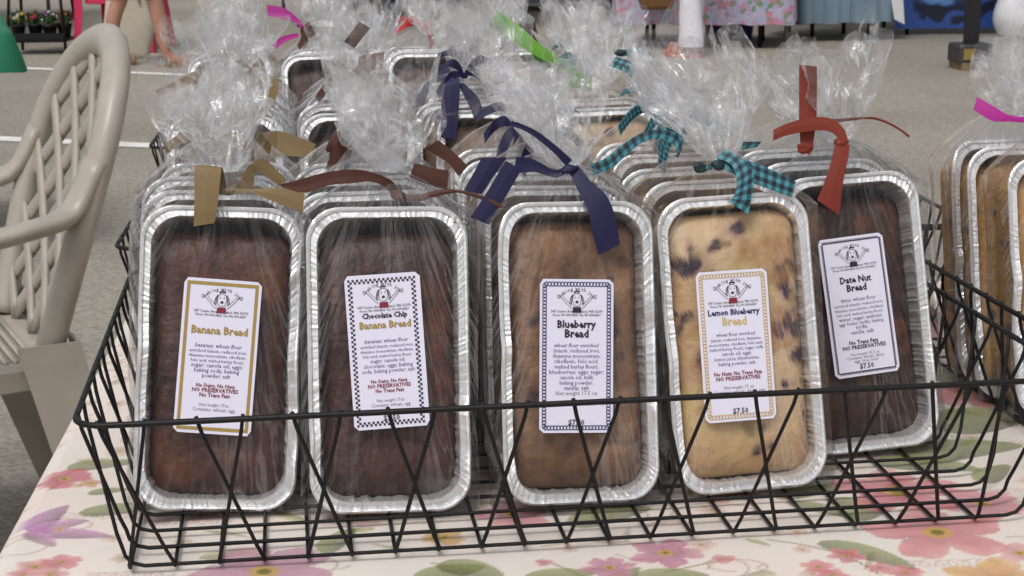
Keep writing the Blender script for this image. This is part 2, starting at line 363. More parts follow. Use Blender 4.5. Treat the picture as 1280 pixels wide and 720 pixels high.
def bend(a, lo, hi, R=.014):
    """arc length a -> (position along the table, drop): flat, rounded over each edge, then hanging"""
    p, d = a.copy(), np.zeros_like(a)
    for sgn, e in ((-1, lo), (1, hi)):
        over = sgn*(a-e); q = np.clip(over/R, 0, PI/2); hang = np.maximum(over-R*PI/2, 0)
        k = over > 0
        p = np.where(k, e+sgn*(R*np.sin(q)+.03*hang), p); d = np.where(k, R*(1-np.cos(q))+hang, d)
    return p, d
def W2(x, y): p = onz(x, y, TABLE); return p[0], p[1]
CLOTH = attr_mat('printed_floral_vinyl', rough=.5, var=.03, vscale=40, bump=.12, bscale=900)
def make_cloth(a0, a1, b0, b1, xs, ys, lab_):
    A, Bc = np.meshgrid(np.array(xs), np.array(ys))
    pa, da = bend(A, a0, a1); pb, db = bend(Bc, b0, b1)
    wx = E0[0]+TAX[0]*pa+TAY[0]*pb; wy = E0[1]+TAX[1]*pa+TAY[1]*pb
    fold = np.where(da+db > .03, .012*np.sin(A*38+Bc*31), 0)*np.clip((da+db)*6, 0, 1)
    wz = TABLE-np.maximum(da, db)-.3*np.minimum(da, db)
    rip = .0007*Waves(21, 16)(np.stack([A, Bc, A*0], -1))
    fx = np.where(da > 0.03, fold, 0); fy = np.where(db > 0.03, fold, 0)
    V = np.stack([wx-fx*TAX[0]+fy*TAY[0], wy-fx*TAX[1]+fy*TAY[1], wz+np.where(da+db < .01, rip-.0012, 0)], -1)
    fu = E0[0]+TAX[0]*A+TAY[0]*Bc; fv = E0[1]+TAX[1]*A+TAY[1]*Bc     # the print lies on the unrolled cloth
    pt = Paint(fu, fv)
    rnd = random.Random(4)
    for k in range(70): pt.curl(rnd.uniform(-.4, .7), rnd.uniform(.98, 1.6), rnd.uniform(.012, .035), k)
    for k in range(50): pt.script(rnd.uniform(-.4, .7), rnd.uniform(.98, 1.6), rnd.uniform(.05, .1), 90+k)
    for k in range(320):
        x, y = rnd.uniform(-.42, .75), rnd.uniform(.98, 1.62); c_ = rnd.choice(((.62, .40, .36), (.66, .47, .40), (.58, .40, .42), (.52, .46, .30)))
        if rnd.random() < .5: pt.leaf(x, y, rnd.uniform(.02, .045), rnd.uniform(.003, .008), rnd.uniform(0, 6.3), rnd.choice(((.5, .46, .3), (.42, .42, .22), (.55, .42, .36))))
        else: pt.flower(x, y, rnd.uniform(.006, .013), 5, rnd.uniform(0, 6), c_, (.72, .55, .47), (.6, .45, .2))
    PINK, ROSE, MAUVE, DEEP = (.56, .10, .15), (.66, .24, .26), (.45, .14, .25), (.48, .06, .13)
    for x, y, L, wd, a in ((700,714,.05,.011,.2),(560,711,.052,.013,.5),(592,707,.05,.013,-.5),(838,716,.05,.013,.1),(1088,690,.075,.012,-.75),(1032,634,.06,.009,-.7),(1086,636,.05,.012,.7),
            (1075,628,.05,.010,-.6),(128,577,.055,.012,.25),(152,632,.06,.012,.2),(135,610,.03,.007,.3),(1235,520,.12,.03,.5),(1195,560,.11,.024,.25),(1160,578,.08,.018,-.3),(1230,470,.10,.025,-.2),
            (760,640,.07,.015,.5),(860,560,.08,.018,.6),(420,672,.05,.01,1.2),(1010,610,.06,.012,.4),(1240,590,.05,.012,.9),(780,716,.035,.008,1.0),(930,560,.09,.02,-.4)):
        pt.leaf(*W2(x, y), L, wd, a)
    for pts in (((960,672),(1010,680),(1060,694),(1100,716)),((690,700),(720,712),(735,722)),((830,712),(870,704),(905,696)),((540,700),(570,706),(580,720)),((70,600),(85,590),(100,582)),((60,610),(74,602),(86,596))):
        pt.stem([W2(*p) for p in pts], .0009, (.2, .2, .07))
    for x, y, R, n, rot, ci, c2 in ((1172,664,.052,5,.4,PINK,ROSE),(1255,724,.04,5,.2,(.62,.24,.05),(.68,.40,.12)),(762,706,.020,6,.2,MAUVE,(.52,.2,.3)),(832,688,.027,5,1.2,MAUVE,(.5,.17,.27)),
            (330,712,.052,5,.9,(.42,.14,.27),(.55,.27,.38)),(1022,706,.013,5,.2,PINK,ROSE),(1058,692,.014,5,.8,DEEP,ROSE),(1132,714,.014,5,.4,DEEP,ROSE),(1040,716,.012,5,.9,PINK,ROSE),(1100,708,.010,5,.1,PINK,ROSE),
            (44,706,.016,5,.2,ROSE,(.72,.42,.40)),(76,700,.016,5,.6,DEEP,ROSE),(62,716,.014,5,1.6,ROSE,(.7,.35,.36)),(28,716,.012,5,1.6,PINK,(.7,.35,.36)),(80,596,.024,2,1.0,DEEP,PINK),(113,601,.010,4,.4,(.5,.36,.06),(.62,.26,.2)),
            (556,668,.017,3,1.2,(.62,.38,.05),(.60,.30,.08)),(680,699,.007,3,.3,MAUVE,ROSE),(905,696,.009,3,.3,MAUVE,ROSE),(1228,628,.035,5,.7,MAUVE,ROSE),(1205,492,.045,5,.2,PINK,ROSE),(1120,612,.05,5,.2,DEEP,ROSE),
            (640,640,.03,5,.5,MAUVE,ROSE),(1275,690,.02,5,.1,ROSE,(.7,.4,.4)),(905,610,.03,5,.6,(.5,.12,.1),(.6,.3,.1)),(250,640,.02,5,.6,(.62,.36,.34),(.7,.5,.45)),(450,640,.03,5,.1,(.6,.35,.35),(.7,.5,.45))):
        pt.flower(*W2(x, y), R, n, rot, ci, c2, (.55, .38, .06))
    pt.butterfly(*W2(34, 662), .055, .25)
    for k in range(60):
        x, y = rnd.uniform(-.55, 1.3), rnd.uniform(1.5, 2.8)
        pt.flower(x, y, rnd.uniform(.02, .05), 5, rnd.uniform(0, 6), PINK, ROSE, (.55, .4, .1)); pt.leaf(x+.05, y+.02, .07, .016, rnd.uniform(0, 3))
    h, wdt = A.shape
    idx = np.arange(h*wdt).reshape(h, wdt)
    F = np.stack([idx[:-1,:-1], idx[:-1,1:], idx[1:,1:], idx[1:,:-1]], -1).reshape(-1, 4)
    me = bpy.data.meshes.new('tablecloth'); me.from_pydata(V.reshape(-1, 3), [], F); me.polygons.foreach_set('use_smooth', [True]*len(me.polygons))
    set_paint(me, np.clip(pt.c.reshape(-1, 3), 0, 1))
    me.materials.append(CLOTH)
    tag(link('tablecloth', me), lab_, 'tablecloth')
for k, (a0, a1, b0, b1, lb) in enumerate(TABLES):
    fine = list(np.arange(a0, a1, .0019)) if k == 0 else list(np.arange(a0, a0+.2, .003))+list(np.arange(a0+.2, a1, .012))
    xs = list(np.arange(a0-(.30 if k == 0 else .02), a0, .01))+fine+list(np.arange(a1, a1+(.025 if k == 0 else .30), .006))
    ys = list(np.arange(b0-.30, b0, .01))+list(np.arange(b0, .14, .0019 if k == 0 else .006))+list(np.arange(.14, .62, .004))+list(np.arange(.62, b1, .02))+list(np.arange(b1, b1+.30, .01))
    make_cloth(a0, a1, b0, b1, xs, ys, ('cream tablecloth printed with pink flowers and butterflies under the labelled loaves', 'cream flowery tablecloth under the basket of golden loaves')[k])

# ------------------------------------------------------------------ wire baskets
PSI, BX, BY, BD, BE, BS, BH = .1323, -.2523, 1.0303, .0291, .0309, .024, .1087
WR, RR = .0014, .0021
def basket(x0, y0, psi, nx, ny, label, left=.012, right=.012):
    """nx wires run front to back, ny rows run side to side; pairs of wires swap places on the way up to the rim"""
    root = thing('wire_basket', label, 'basket', (x0, y0, TABLE+.001), psi, 'black wire baskets on the table')
    W = (nx-1)*BD; D = (ny-1)*BE; L, R = -left, W+right
    rb = .014
    def rim_pts():
        c = .02; P = []
        x0, x1, y0, y1 = L-BS, R+BS, -BS, D+BS
        for cx, cy, a0 in ((x1-c, y0+c, -90), (x1-c, y1-c, 0), (x0+c, y1-c, 90), (x0+c, y0+c, 180)):
            for k in range(6): a = math.radians(a0+18*k); P.append((cx+c*math.cos(a), cy+c*math.sin(a), BH))
        return P+[P[0]]
    q = MB(); P = rim_pts(); q.tube(P, RR, 8, cap=False); q.build('rim', MT['wire'], root, True)
    rj = random.Random(int(x0*1000)+7)
    def swap(i, n):
        j = i+1 if i % 2 == 0 else i-1
        return i if j >= n else j
    def lerp(a, b, t): return a+(b-a)*t
    for i in range(nx):
        u = i*BD; t = swap(i, nx)*BD; ex = (t-W/2)*(1+2*BS/W)*1.0+W/2
        if i == nx-1 and nx % 2: ex = u+BS*.4
        t = lerp(t, ex, .5)+rj.uniform(-.0012, .0012)
        pts = [(t, -BS+.0006, BH+.0028), (lerp(t, u, .08), -BS*.92, BH*.92), (lerp(t, u, .9), -.0035, .014), (u, -.001, .005), (u, .003, WR)]
        pts += [(u, D*.5, WR)]
        pts += [(u, D-.003, WR), (u, D+.001, .005), (lerp(t, u, .9), D+.0035, .014), (lerp(t, u, .08), D+BS*.92, BH*.92), (t, D+BS-.0006, BH+.0028)]
        q = MB(); q.tube(pts, WR, 6); q.build('wire', MT['wire'], root, True)
    for j in range(ny):
        v = j*BE; t = swap(j, ny)*BE
        if j == ny-1 and ny % 2: t = v+BS*.4
        zb = WR*2.6 if 0 < j < ny-1 else WR*2.6
        def side(sg, xe):
            P = [(xe+sg*(BS-.0006), t, BH+.0028), (xe+sg*BS*.9, lerp(t, v, .1), BH*.9)]
            P += [(xe+sg*.004, lerp(t, v, .93), .026)]
            for k in (0, 1, 2, 3):
                a = k/3*PI/2; P.append((xe+sg*.001-sg*rb*(1-math.cos(a)), v, zb+rb*(1-math.sin(a))))
            return P
        pts = side(-1, L)+[((L+R)/2, v, zb)]+side(1, R)[::-1]
        q = MB(); q.tube(pts, WR, 6); q.build('wire', MT['wire'], root, True)
    return root
def BP(u, v, z=0): return np.array([BX+u*math.cos(PSI)-v*math.sin(PSI), BY+u*math.sin(PSI)+v*math.cos(PSI), TABLE+z])
basket(BX, BY, PSI, 21, 14, 'long black wire basket holding the five labelled loaves in front', .003, .034)
# second: its front left rim corner stands at pixel (143, 313), the third stands behind it, another to the right of the first
B2A = .10; c0 = onz(143, 313, TABLE+BH)
def rim_corner(c, a, left=.012): return c[0]+(BS+left)*math.cos(a)-BS*math.sin(a), c[1]+(BS+left)*math.sin(a)+BS*math.cos(a)
b2 = rim_corner(c0, B2A); basket(*b2, B2A, 27, 15, 'black wire basket full of loaves, next to the seat of the plastic chair')
c3 = onz(186, 186, TABLE+BH); b3 = rim_corner(c3, B2A); basket(*b3, B2A, 25, 14, 'rearmost black wire basket, almost hidden by the crumpled bags')
r0 = BP(.6785+.028, .055); basket(r0[0], r0[1], PSI, 19, 14, 'black wire basket of golden loaves beside the date nut bread')

# ------------------------------------------------------------------ bagged loaves: meshes
PW, PH, PD = .057, .216, .062                      # half width, height, depth of a pan; local x right, z up, y into the pan
def rrect(hw, z0, z1, r, n=160):
    """rounded rectangle in xz, evenly spaced, counter-clockwise from the bottom middle"""
    segs = []; r = max(r, .001)
    pts = []
    for cx, cz, a0 in ((hw-r, z0+r, -90), (hw-r, z1-r, 0), (-hw+r, z1-r, 90), (-hw+r, z0+r, 180)):
        for k in range(13): a = math.radians(a0+90*k/12); pts.append((cx+r*math.cos(a), cz+r*math.sin(a)))
    pts.append(pts[0]); P = np.array(pts); d = np.r_[0, np.cumsum(np.hypot(*np.diff(P, axis=0).T))]
    t = np.linspace(0, d[-1], n, endpoint=False); return np.stack([np.interp(t, d, P[:,0]), np.interp(t, d, P[:,1])], -1), t/d[-1]
def pan_mesh(seed):
    r = np.random.RandomState(seed); n = 340
    prof = [(.0012,.0022),(-.0002,.0012),(-.0004,-.0008),(.0008,-.0020),(.0022,-.0016),(.0024,-.0002),(.0027,.0006),(.0032,.0002),(.0070,-.0004),(.0076,.0007),(.0080,.004),(.0085,.012),(.0098,.025),(.0124,.042),(.0162,.056),(.0195,PD-.0008),(.024,PD)]
    dent = [(r.uniform(0, 1), r.uniform(.006, .03), r.uniform(-.0026, .0026)) for _ in range(14)]
    ta = np.linspace(0, 2*PI, n, endpoint=False); msk = np.clip(.35+.8*np.sin(ta*3+r.uniform(0, 6))*np.sin(ta*7+r.uniform(0, 6))+.5*np.sin(ta*13+r.uniform(0, 6)), 0.05, 1.2); crin = r.normal(size=n)*.0004*(.4+msk)
    loops = []
    for k, (ins, y) in enumerate(prof):
        P, t = rrect(PW-ins, ins, PH-ins, .024-ins*.35, n)
        corner = np.clip(1-np.minimum.reduce([np.hypot(np.abs(P[:,0])-PW, P[:,1]-0), np.hypot(np.abs(P[:,0])-PW, P[:,1]-PH)])/.03, 0, 1)
        yy = np.full(n, y)
        if 3 <= k <= 9: yy = yy + crin*(.5+1.6*corner)*(1 if k >= 5 else .4)
        for c, w, a in dent:
            dd = np.minimum(abs(t-c), 1-abs(t-c)); yy = yy + a*np.exp(-(dd/w)**2)*(1 if k < 10 else .3); P[:,0] += np.where(k < 10, 1, 0)*a*.35*np.exp(-(dd/w)**2)*np.sign(P[:,0])
        if k > 9:
            fl = .0004*np.sin(t*2*PI*46)*(1 if k < 15 else .2)+crin*1.2
            P = P*np.array([1, 1])+np.stack([fl*np.sign(P[:,0])*(np.abs(P[:,0]) > PW-.024), fl*(np.abs(P[:,0]) <= PW-.024)], -1)
        loops.append(np.stack([P[:,0], yy, P[:,1]], -1))
    m = MB(); m.sweep(loops, cap1=True)
    return m.mesh('foil_pan', MT['foil'], False)
PANS = [pan_mesh(s) for s in range(5)]

BREAD_COL = dict(banana=((.05,.018,.014),(.095,.034,.024)), choc=((.042,.016,.013),(.085,.031,.022)), blueberry=((.17,.085,.045),(.29,.165,.095)), lemon=((.62,.39,.20),(.74,.55,.34)), date=((.035,.013,.008),(.07,.027,.015)), golden=((.46,.23,.07),(.56,.32,.12)))
BM = attr_mat('baked_crust', rough=.5, var=.38, vscale=70, bump=.9, bscale=140, spec=.5)
BML = attr_mat('pale_baked_crust', rough=.5, var=.10, vscale=60, bump=.8, bscale=140, spec=.5)
def bread_mesh(kind, seed):
    r = np.random.RandomState(seed); n = 150; hw, z0, z1 = .0482, .0098, (.1975 if kind in ('banana', 'choc', 'date') else .2030)
    if kind == 'lemon': hw, z0, z1 = .0486, .0094, .2045
    loops = []
    R = [1.0, 1.0, 1.0]+list(np.linspace(.985, .03, 46)); Y = [.05, .03, .018]
    zc = (z0+z1)/2; wv = Waves(seed, 55); wc = Waves(seed+60, 75, 9); w3 = Waves(seed+61, 30, 6)
    high = dict(lemon=.0005, blueberry=.003, golden=.001).get(kind, .006)
    for k, s in enumerate(R):
        P, t = rrect(hw, z0, z1, .014, n)
        if k > 2:
            e = (1-s)
            P = np.stack([P[:,0]*s, zc+(P[:,1]-zc)*(1-(1-s)*(.86 if s > .5 else .93+.07*(.5-s)*2))], -1) if False else np.stack([P[:,0]*s, zc+(P[:,1]-zc)*s], -1)
            y = high+.0105*(s**9)+.0015*s*s
        else: y = Y[k]
        Q = np.stack([P[:,0], np.full(n, y), P[:,1]], -1)
        if k > 1:
            Q[:,1] += np.clip(.0014*wv(Q), -.004, .004)
            if kind not in ('lemon', 'golden') and k > 3: Q[:,1] += .0016*np.exp(-(wc(Q)/.14)**2)*np.clip(w3(Q), 0, 1)
        edge = .0012*Waves(seed+9, 90)(Q)[:, None]
        Q[:, [0, 2]] *= 1+edge*(s if k > 0 else 0)*2
        Q[:,1] = np.maximum(Q[:,1], .0003)
        loops.append(Q)
    m = MB(); m.sweep(loops, cap1=True); me = m.mesh('bread', BML if kind in ('lemon', 'golden') else BM, True)
    P = np.array(m.v); a, b = BREAD_COL[kind]
    t = np.clip(.5+.4*Waves(seed+3, 80)(P), 0, 1)[:, None]
    c = np.array(a)*(1-t)+np.array(b)*t
    e = np.clip(np.maximum(np.abs(P[:,0])/hw, np.abs(P[:,2]-zc)/((z1-z0)/2))*6-5, 0, 1)[:, None]
    crust = np.array(a)*(.55 if kind not in ('lemon', 'golden') else .7); c = c*(1-.55*e)+crust*.55*e
    if kind not in ('lemon', 'golden'):
        ck = (np.exp(-(wc(P)/.14)**2)*np.clip(w3(P), 0, 1))[:, None]*.55; c = c*(1-ck)+np.array(a)*.35*ck
        hl = np.clip(Waves(seed+8, 45)(P)-.4, 0, 1)[:, None]*.35; c = c*(1+hl)
    def spots(num, rmin, rmax, col, al, fixed=None):
        nonlocal c
        for k in range(num):
            x, z = (r.uniform(-hw*.85, hw*.85), r.uniform(z0+.01, z1-.01)) if not fixed else fixed[k]
            R_ = r.uniform(rmin, rmax); d = np.hypot(P[:,0]-x, (P[:,2]-z)*r.uniform(.8, 1.2))*(1+.3*Waves(k+seed, 300)(P))
            w = (al*smooth01((1-d/R_)*3+.5 if fixed and R_ < .0063 else 1.4-d/R_))[:, None]; c = c*(1-w)+np.array(col)*w
    if kind == 'lemon':
        fx = [(.006,.192),(-.036,.163),(-.03,.168),(-.012,.18),(.033,.155),(.04,.162),(.036,.12),(.03,.11),(.042,.115),(-.024,.098),(-.03,.096),(.038,.14),(-.02,.06),(.0,.05),(.03,.075),(.042,.095),(-.038,.13),(.018,.03)]
        low = smooth01((.075-P[:,2])/.05)[:, None]*.6; c = c*(1-low)+np.array((.56, .31, .14))*low
        spots(len(fx), .006, .011, (.30, .12, .14), .5, fx); spots(len(fx), .003, .0062, (.035, .02, .045), .95, fx)
        spots(6, .015, .025, (.62, .46, .2), .5); spots(3, .014, .02, (.42, .17, .05), .5)
    elif kind == 'golden': spots(6, .004, .007, (.05, .015, .045), .9)
    elif kind == 'blueberry': spots(16, .003, .006, (.035, .02, .03), .75); spots(5, .012, .02, (.20, .085, .035), .5)
    elif kind == 'choc': spots(14, .003, .006, (.02, .008, .006), .8); spots(6, .008, .016, (.16, .045, .02), .5)
    elif kind == 'banana': spots(7, .01, .02, (.15, .05, .022), .45)
    else: spots(10, .004, .008, (.14, .04, .012), .7)
    set_paint(me, c); return me
BREADS = {k: bread_mesh(k, 11+7*i) for i, k in enumerate(BREAD_COL)}

NECK_Z, NECK_Y = .243, .012
def bag_body(seed):
    r = np.random.RandomState(seed); n = 176; th = np.linspace(0, 2*PI, n, endpoint=False)
    f1 = r.uniform(0, 6.3, 4); loops = []
    zs = list(np.linspace(-.0005, .205, 26))+list(np.linspace(.210, NECK_Z, 12))
    wv = Waves(seed, 90); wv2 = Waves(seed+1, 260)
    fold = .5*np.sin(th*17+f1[0])+.35*np.sin(th*29+f1[1])+.3*np.sin(th*43+f1[2])
    nx_, ny_ = NECK_Z, NECK_Y
    for z in zs:
        g = np.clip((z-.207)/(NECK_Z-.207), 0, 1)           # how far gathered
        low = np.clip(1-z/.02, 0, 1)
        p = 7-4.8*g
        c, s = np.cos(th), np.sin(th)
        q = (np.abs(c)**p+np.abs(s)**p)**(-1/p)
        hx = .0600*(1-g)**.75+.006*g; yb = PD+.004; yf = -.0042
        my = (yb+yf)/2*(1-g)+NECK_Y*g; hy = (yb-yf)/2*(1-g)**.8+.005*(g > .02)
        if z > .1: hx += .002*(z-.1)/.1
        taper = (1-.14*(1-g))                                     # narrower at the back like the pan
        X = hx*q*c; Yv = my+hy*q*s
        X = X*np.where(Yv > .02, taper+(1-taper)*(1-np.clip((Yv-.02)/.045, 0, 1)), 1)
        amp = .0006+.0022*np.clip((z-.10)/.11, 0, 1)**2*(1-.5*g)
        P = np.stack([X, Yv, np.full(n, z)], -1)
        d = np.abs(amp*fold)+np.abs(.0011*wv(P*np.array([1.6, 1, .25])))+.0007*np.abs(wv2(P*np.array([1.3, 1, .5])))
        side = np.clip(np.abs(c)*1.6-.7, 0, 1)
        d = d*(1+.3*side)
        out = np.stack([c*np.abs(c), s*np.abs(s)], -1)
        P[:,0] += d*out[:,0]; P[:,1] += d*out[:,1]*.8
        if g <= 0: P[:,1] = np.where(s < -.3, np.clip(P[:,1], -.0056, -.0030), P[:,1])
        P[:,2] += np.where(z < .001, 0, .0)
        loops.append(P)
    m = MB(); m.sweep(loops, cap0=True); return m.mesh('bag', MT['cello'], False)
def head_mesh(seed):
    """gathered film above the tie: a few broad, crumpled folds per sheet"""
    r = np.random.RandomState(seed); n = 84; m = MB(); th = np.linspace(0, 2*PI, n, endpoint=False)
    lean = r.uniform(-.2, .2, 2)
    def tri(x): return 2/PI*np.arcsin(np.sin(x))
    for sheet in range(2):
        ph = r.uniform(0, 6.3, 8); N = 13; loops = []; Hh = r.uniform(.062, .082)*(1, .86)[sheet]
        k1, k2 = ((3, 5), (4, 7), (3, 7), (5, 8))[r.randint(4)]
        ruf = .5*tri(th*k1+ph[0]+.7*np.sin(th+ph[5]))+.38*tri(th*k2+ph[1]+.9*np.sin(2*th+ph[6]))+.16*tri(th*13+ph[2])
        top = .55*tri(th*2+ph[3])+.45*tri(th*5+ph[4])
        wv = [Waves(seed*7+sheet*31+k, 70) for k in range(3)]; wf = [Waves(seed*9+sheet*17+k, 190) for k in range(3)]
        for k in range(N):
            t = k/(N-1); rad = .0065+(.0265, .019)[sheet]*t**.6
            if t > .7: rad *= 1-.18*(t-.7)/.3
            rr = rad*(1+ruf*min(1, t*2.5)*.62)
            P = np.stack([rr*np.cos(th)*1.2+lean[0]*t*Hh, rr*np.sin(th)*.85+lean[1]*t*Hh, NECK_Z+Hh*t*(1+.22*top*t)], -1)
            D = np.stack([w(P) for w in wv], -1)*.0062*t+np.stack([w(P) for w in wf], -1)*.0022*min(1, t*3)
            loops.append(P+D+np.array([0, NECK_Y, 0]))
        m.sweep(loops)
    return m.mesh('bag_top', MT['cello_head'], False)
BAGS = [bag_body(40+s) for s in range(5)]
HEADS = [head_mesh(70+s) for s in range(8)]

def strip_mesh(strips, material, name='ribbon', k=6, thick=.0005):
    """strips: lists of (left point, right point) in local space; a solid band with uv in metres"""
    vs_, fs, uv = [], [], []
    for st in strips:
        Lp = catmull([p[0] for p in st], k); Rp = catmull([p[1] for p in st], k); b = len(vs_); dist = 0; n = len(Lp)
        rows = []
        for i in range(n):
            if i: dist += np.linalg.norm((Lp[i]+Rp[i]-Lp[i-1]-Rp[i-1])/2)
            tn = (Lp[min(i+1, n-1)]+Rp[min(i+1, n-1)]-Lp[max(i-1, 0)]-Rp[max(i-1, 0)]); ac = Rp[i]-Lp[i]
            nn = np.cross(tn, ac); L_ = np.linalg.norm(nn); nn = nn/L_ if L_ > 1e-12 else np.array([0, -1, 0]); wd = np.linalg.norm(ac)
            for q, sd in ((0, 1), (.5, 1), (1, 1), (1, -1), (.5, -1), (0, -1)):
                bow = .0004*math.sin(q*PI)
                vs_.append(Lp[i]+ac*q+nn*(thick/2*sd+bow)); uv.append((q*wd, dist))
        for i in range(n-1):
            for c in range(6): fs.append((b+i*6+c, b+i*6+(c+1) % 6, b+(i+1)*6+(c+1) % 6, b+(i+1)*6+c))
        fs.append(tuple(b+c for c in reversed(range(6)))); fs.append(tuple(b+(n-1)*6+c for c in range(6)))
    me = bpy.data.meshes.new(name); me.from_pydata([tuple(p) for p in vs_], [], fs); me.materials.append(material)
    ul = me.uv_layers.new(name='UVMap'); li = np.empty(len(me.loops), int); me.loops.foreach_get('vertex_index', li)
    ul.data.foreach_set('uv', np.array(uv, 'f')[li].ravel()); me.update(); return me
def knot_mesh(material, seed=0, R=.0042):
    m = MB(); r = random.Random(seed); w = Waves(seed+5, 500); loops = []
    for i in range(9):
        a = PI*i/8; L = []
        for k in range(14):
            b = 2*PI*k/14; p = np.array([R*1.15*math.sin(a)*math.cos(b), R*.75*math.sin(a)*math.sin(b), R*.95*math.cos(a)])
            L.append(p*np.array([1.25,.8,.9])*(1+.3*float(w(p[None])[0])))
        loops.append(L)
    m.sweep(loops); return m.mesh('knot', material, False)
def random_ribbon(seed, material):
    r = random.Random(seed); strips = []
    k0 = np.array([0, NECK_Y-.008, NECK_Z])
    for j in range(4):
        a = (-2.7, -.5, .35, 2.8)[j]+r.uniform(-.35, .35); L = r.uniform(.04, .062); p = []; wdir0 = np.array([-math.sin(a), 0, math.cos(a)])
        for i in range(5):
            t = i/4; c = k0+np.array([math.cos(a)*L*t, -.012*math.sin(t*PI*.8)-.004, math.sin(a)*L*t+.012*math.sin(t*PI)-.012*t*t])
            tw_ = r.uniform(-.5, .5); wd = .0075*min(1, .35+t*1.6)
            wv = wdir0*math.cos(tw_)+np.array([0, 1, 0])*math.sin(tw_); p.append((c-wv*wd, c+wv*wd))
        strips.append(p)
    return strip_mesh(strips, material)
RIB = {}
def generic_ribbon(colour, v):
    if (colour, v) not in RIB: RIB[colour, v] = random_ribbon(hash_(colour)+v*13, MT[colour])
    return RIB[colour, v]
def hash_(s): return sum(ord(c)*(i+3) for i, c in enumerate(s))
KNOTS = {}

def pkg_matrix(base, yaw, roll, lean=.248):
    th = yaw; ax = np.array([math.cos(th), math.sin(th), 0]); n = np.array([-math.sin(th), math.cos(th), 0])
    up = np.array([0, 0, 1])*math.cos(lean)+n*math.sin(lean)
    ax2 = ax*math.cos(roll)+up*math.sin(roll); up2 = up*math.cos(roll)-ax*math.sin(roll); y = np.cross(up2, ax2)
    m = Matrix.Identity(4)
    for i, v in enumerate((ax2, y, up2)):
        for k in range(3): m[k][i] = v[k]
    for k in range(3): m[k][3] = base[k]
    return m
NP = 0
def package(base, yaw, roll, kind, colour, label, group=None, lean=.248, head_tilt=None, hs_=.86, ribbon=True):
    global NP; NP += 1; r = random.Random(NP*17)
    m = pkg_matrix(base, yaw, roll, lean)
    root = bpy.data.objects.new('bread_package', None); COL.objects.link(root); root.empty_display_size = .03; root.matrix_world = m
    tag(root, label, 'bread', group)
    link('foil_pan', PANS[NP % 5], root); link('bread', BREADS[kind], root)
    link('bag', BAGS[NP % 5], root)
    h_ = link('bag_top', HEADS[NP % 8], root)
    tx, ty = head_tilt if head_tilt else (r.uniform(-.25, .25), r.uniform(-.25, .2))
    piv = Matrix.Translation((0, NECK_Y, NECK_Z))
    h_.matrix_local = piv @ Matrix.Rotation(ty, 4, 'X') @ Matrix.Rotation(tx, 4, 'Y') @ Matrix.Rotation(r.uniform(-.5, .5), 4, 'Z') @ Matrix.Scale(hs_*r.uniform(.92, 1.08), 4) @ piv.inverted()
    if ribbon:
        rb = link('ribbon', generic_ribbon(colour, NP % 3), root)
        pv = Matrix.Translation((0, NECK_Y-.008, NECK_Z)); rb.matrix_local = pv @ Matrix.Rotation(r.uniform(-.4, .4), 4, 'Y') @ Matrix.Scale(.62, 4) @ pv.inverted()
        if colour not in KNOTS: KNOTS[colour] = knot_mesh(MT[colour], 3)
        link('knot', KNOTS[colour], rb, Matrix.Translation((0, NECK_Y-.009, NECK_Z)))
    return root, m
def local_hit(m, x, y, off):
    """local point where the ray of a pixel meets the plane lying off metres in front of the rim plane"""
    M3 = np.array(m); O = M3[:3, 3]; n = M3[:3, 1]; P = on_plane(x, y, O-n*off, n)
    return (M3[:3, :3].T @ (P-O))
def traced_ribbon(root, m, colour, strips, knot=None, seed=0):
    st = [[(local_hit(m, x1, y1, o), local_hit(m, x2, y2, o+d)) for x1, y1, x2, y2, o, d in s] for s in strips]
    rb = link('ribbon', strip_mesh(st, MT[colour]), root)
    for kx, ky, o in (knot or []):
        p = local_hit(m, kx, ky, o); link('knot', knot_mesh(MT[colour], seed+int(kx)) if colour != 'teal' else knot_mesh(MT['tealdark'], int(kx), .004), rb, Matrix.Translation(Vector(p)))
    return rb

# ------------------------------------------------------------------ labels on the front loaves
def text_geo(s, size, bold=0, shear=0):
    cu = bpy.data.curves.new('txt', 'FONT'); cu.body = s; cu.size = size; cu.align_x = 'CENTER'; cu.resolution_u = 1; cu.offset = bold; cu.shear = shear
    cu.fill_mode = 'FRONT' if hasattr(cu, 'fill_mode') else cu.fill_mode
    o = bpy.data.objects.new('txt', cu); COL.objects.link(o); dg = bpy.context.evaluated_depsgraph_get()
    me = o.evaluated_get(dg).to_mesh(); v = [tuple(p.co) for p in me.vertices]; f = [tuple(p.vertices) for p in me.polygons]
    o.evaluated_get(dg).to_mesh_clear(); bpy.data.objects.remove(o); bpy.data.curves.remove(cu); return v, f
LW, LH = .0285, .0545         # half sizes of a label
def fit_text(mb, s, cx, z, width=None, size=.004, bold=0, shear=0, rot=0, ymax=None):
    v, f = text_geo(s, size, bold, shear)
    if not v: return
    xs_ = [p[0] for p in v]; w_ = max(xs_)-min(xs_); k = (width/w_ if width else 1); mid = (max(xs_)+min(xs_))/2
    P = []
    for p in v:
        x, y = (p[0]-mid)*k, p[1]*(k if width and not ymax else 1)
        P.append((cx+x*math.cos(rot)-y*math.sin(rot), 0, z+x*math.sin(rot)+y*math.cos(rot)))
    mb.add(P, f)
def stroke(mb, pts, wd):
    P = [np.array((p[0], 0, p[1])) for p in catmull([(a, b) for a, b in pts], 4)]
    for a, b in zip(P[:-1], P[1:]):
        d = b-a; L = np.linalg.norm(d)
        if L < 1e-7: continue
        d /= L; n = np.array([-d[2], 0, d[0]])*wd/2; mb.add([a-n, b-n, b+n, a+n], [(0, 1, 2, 3)])
def poly(mb, pts): mb.add([(a, 0, b) for a, b in pts], [tuple(range(len(pts)))])
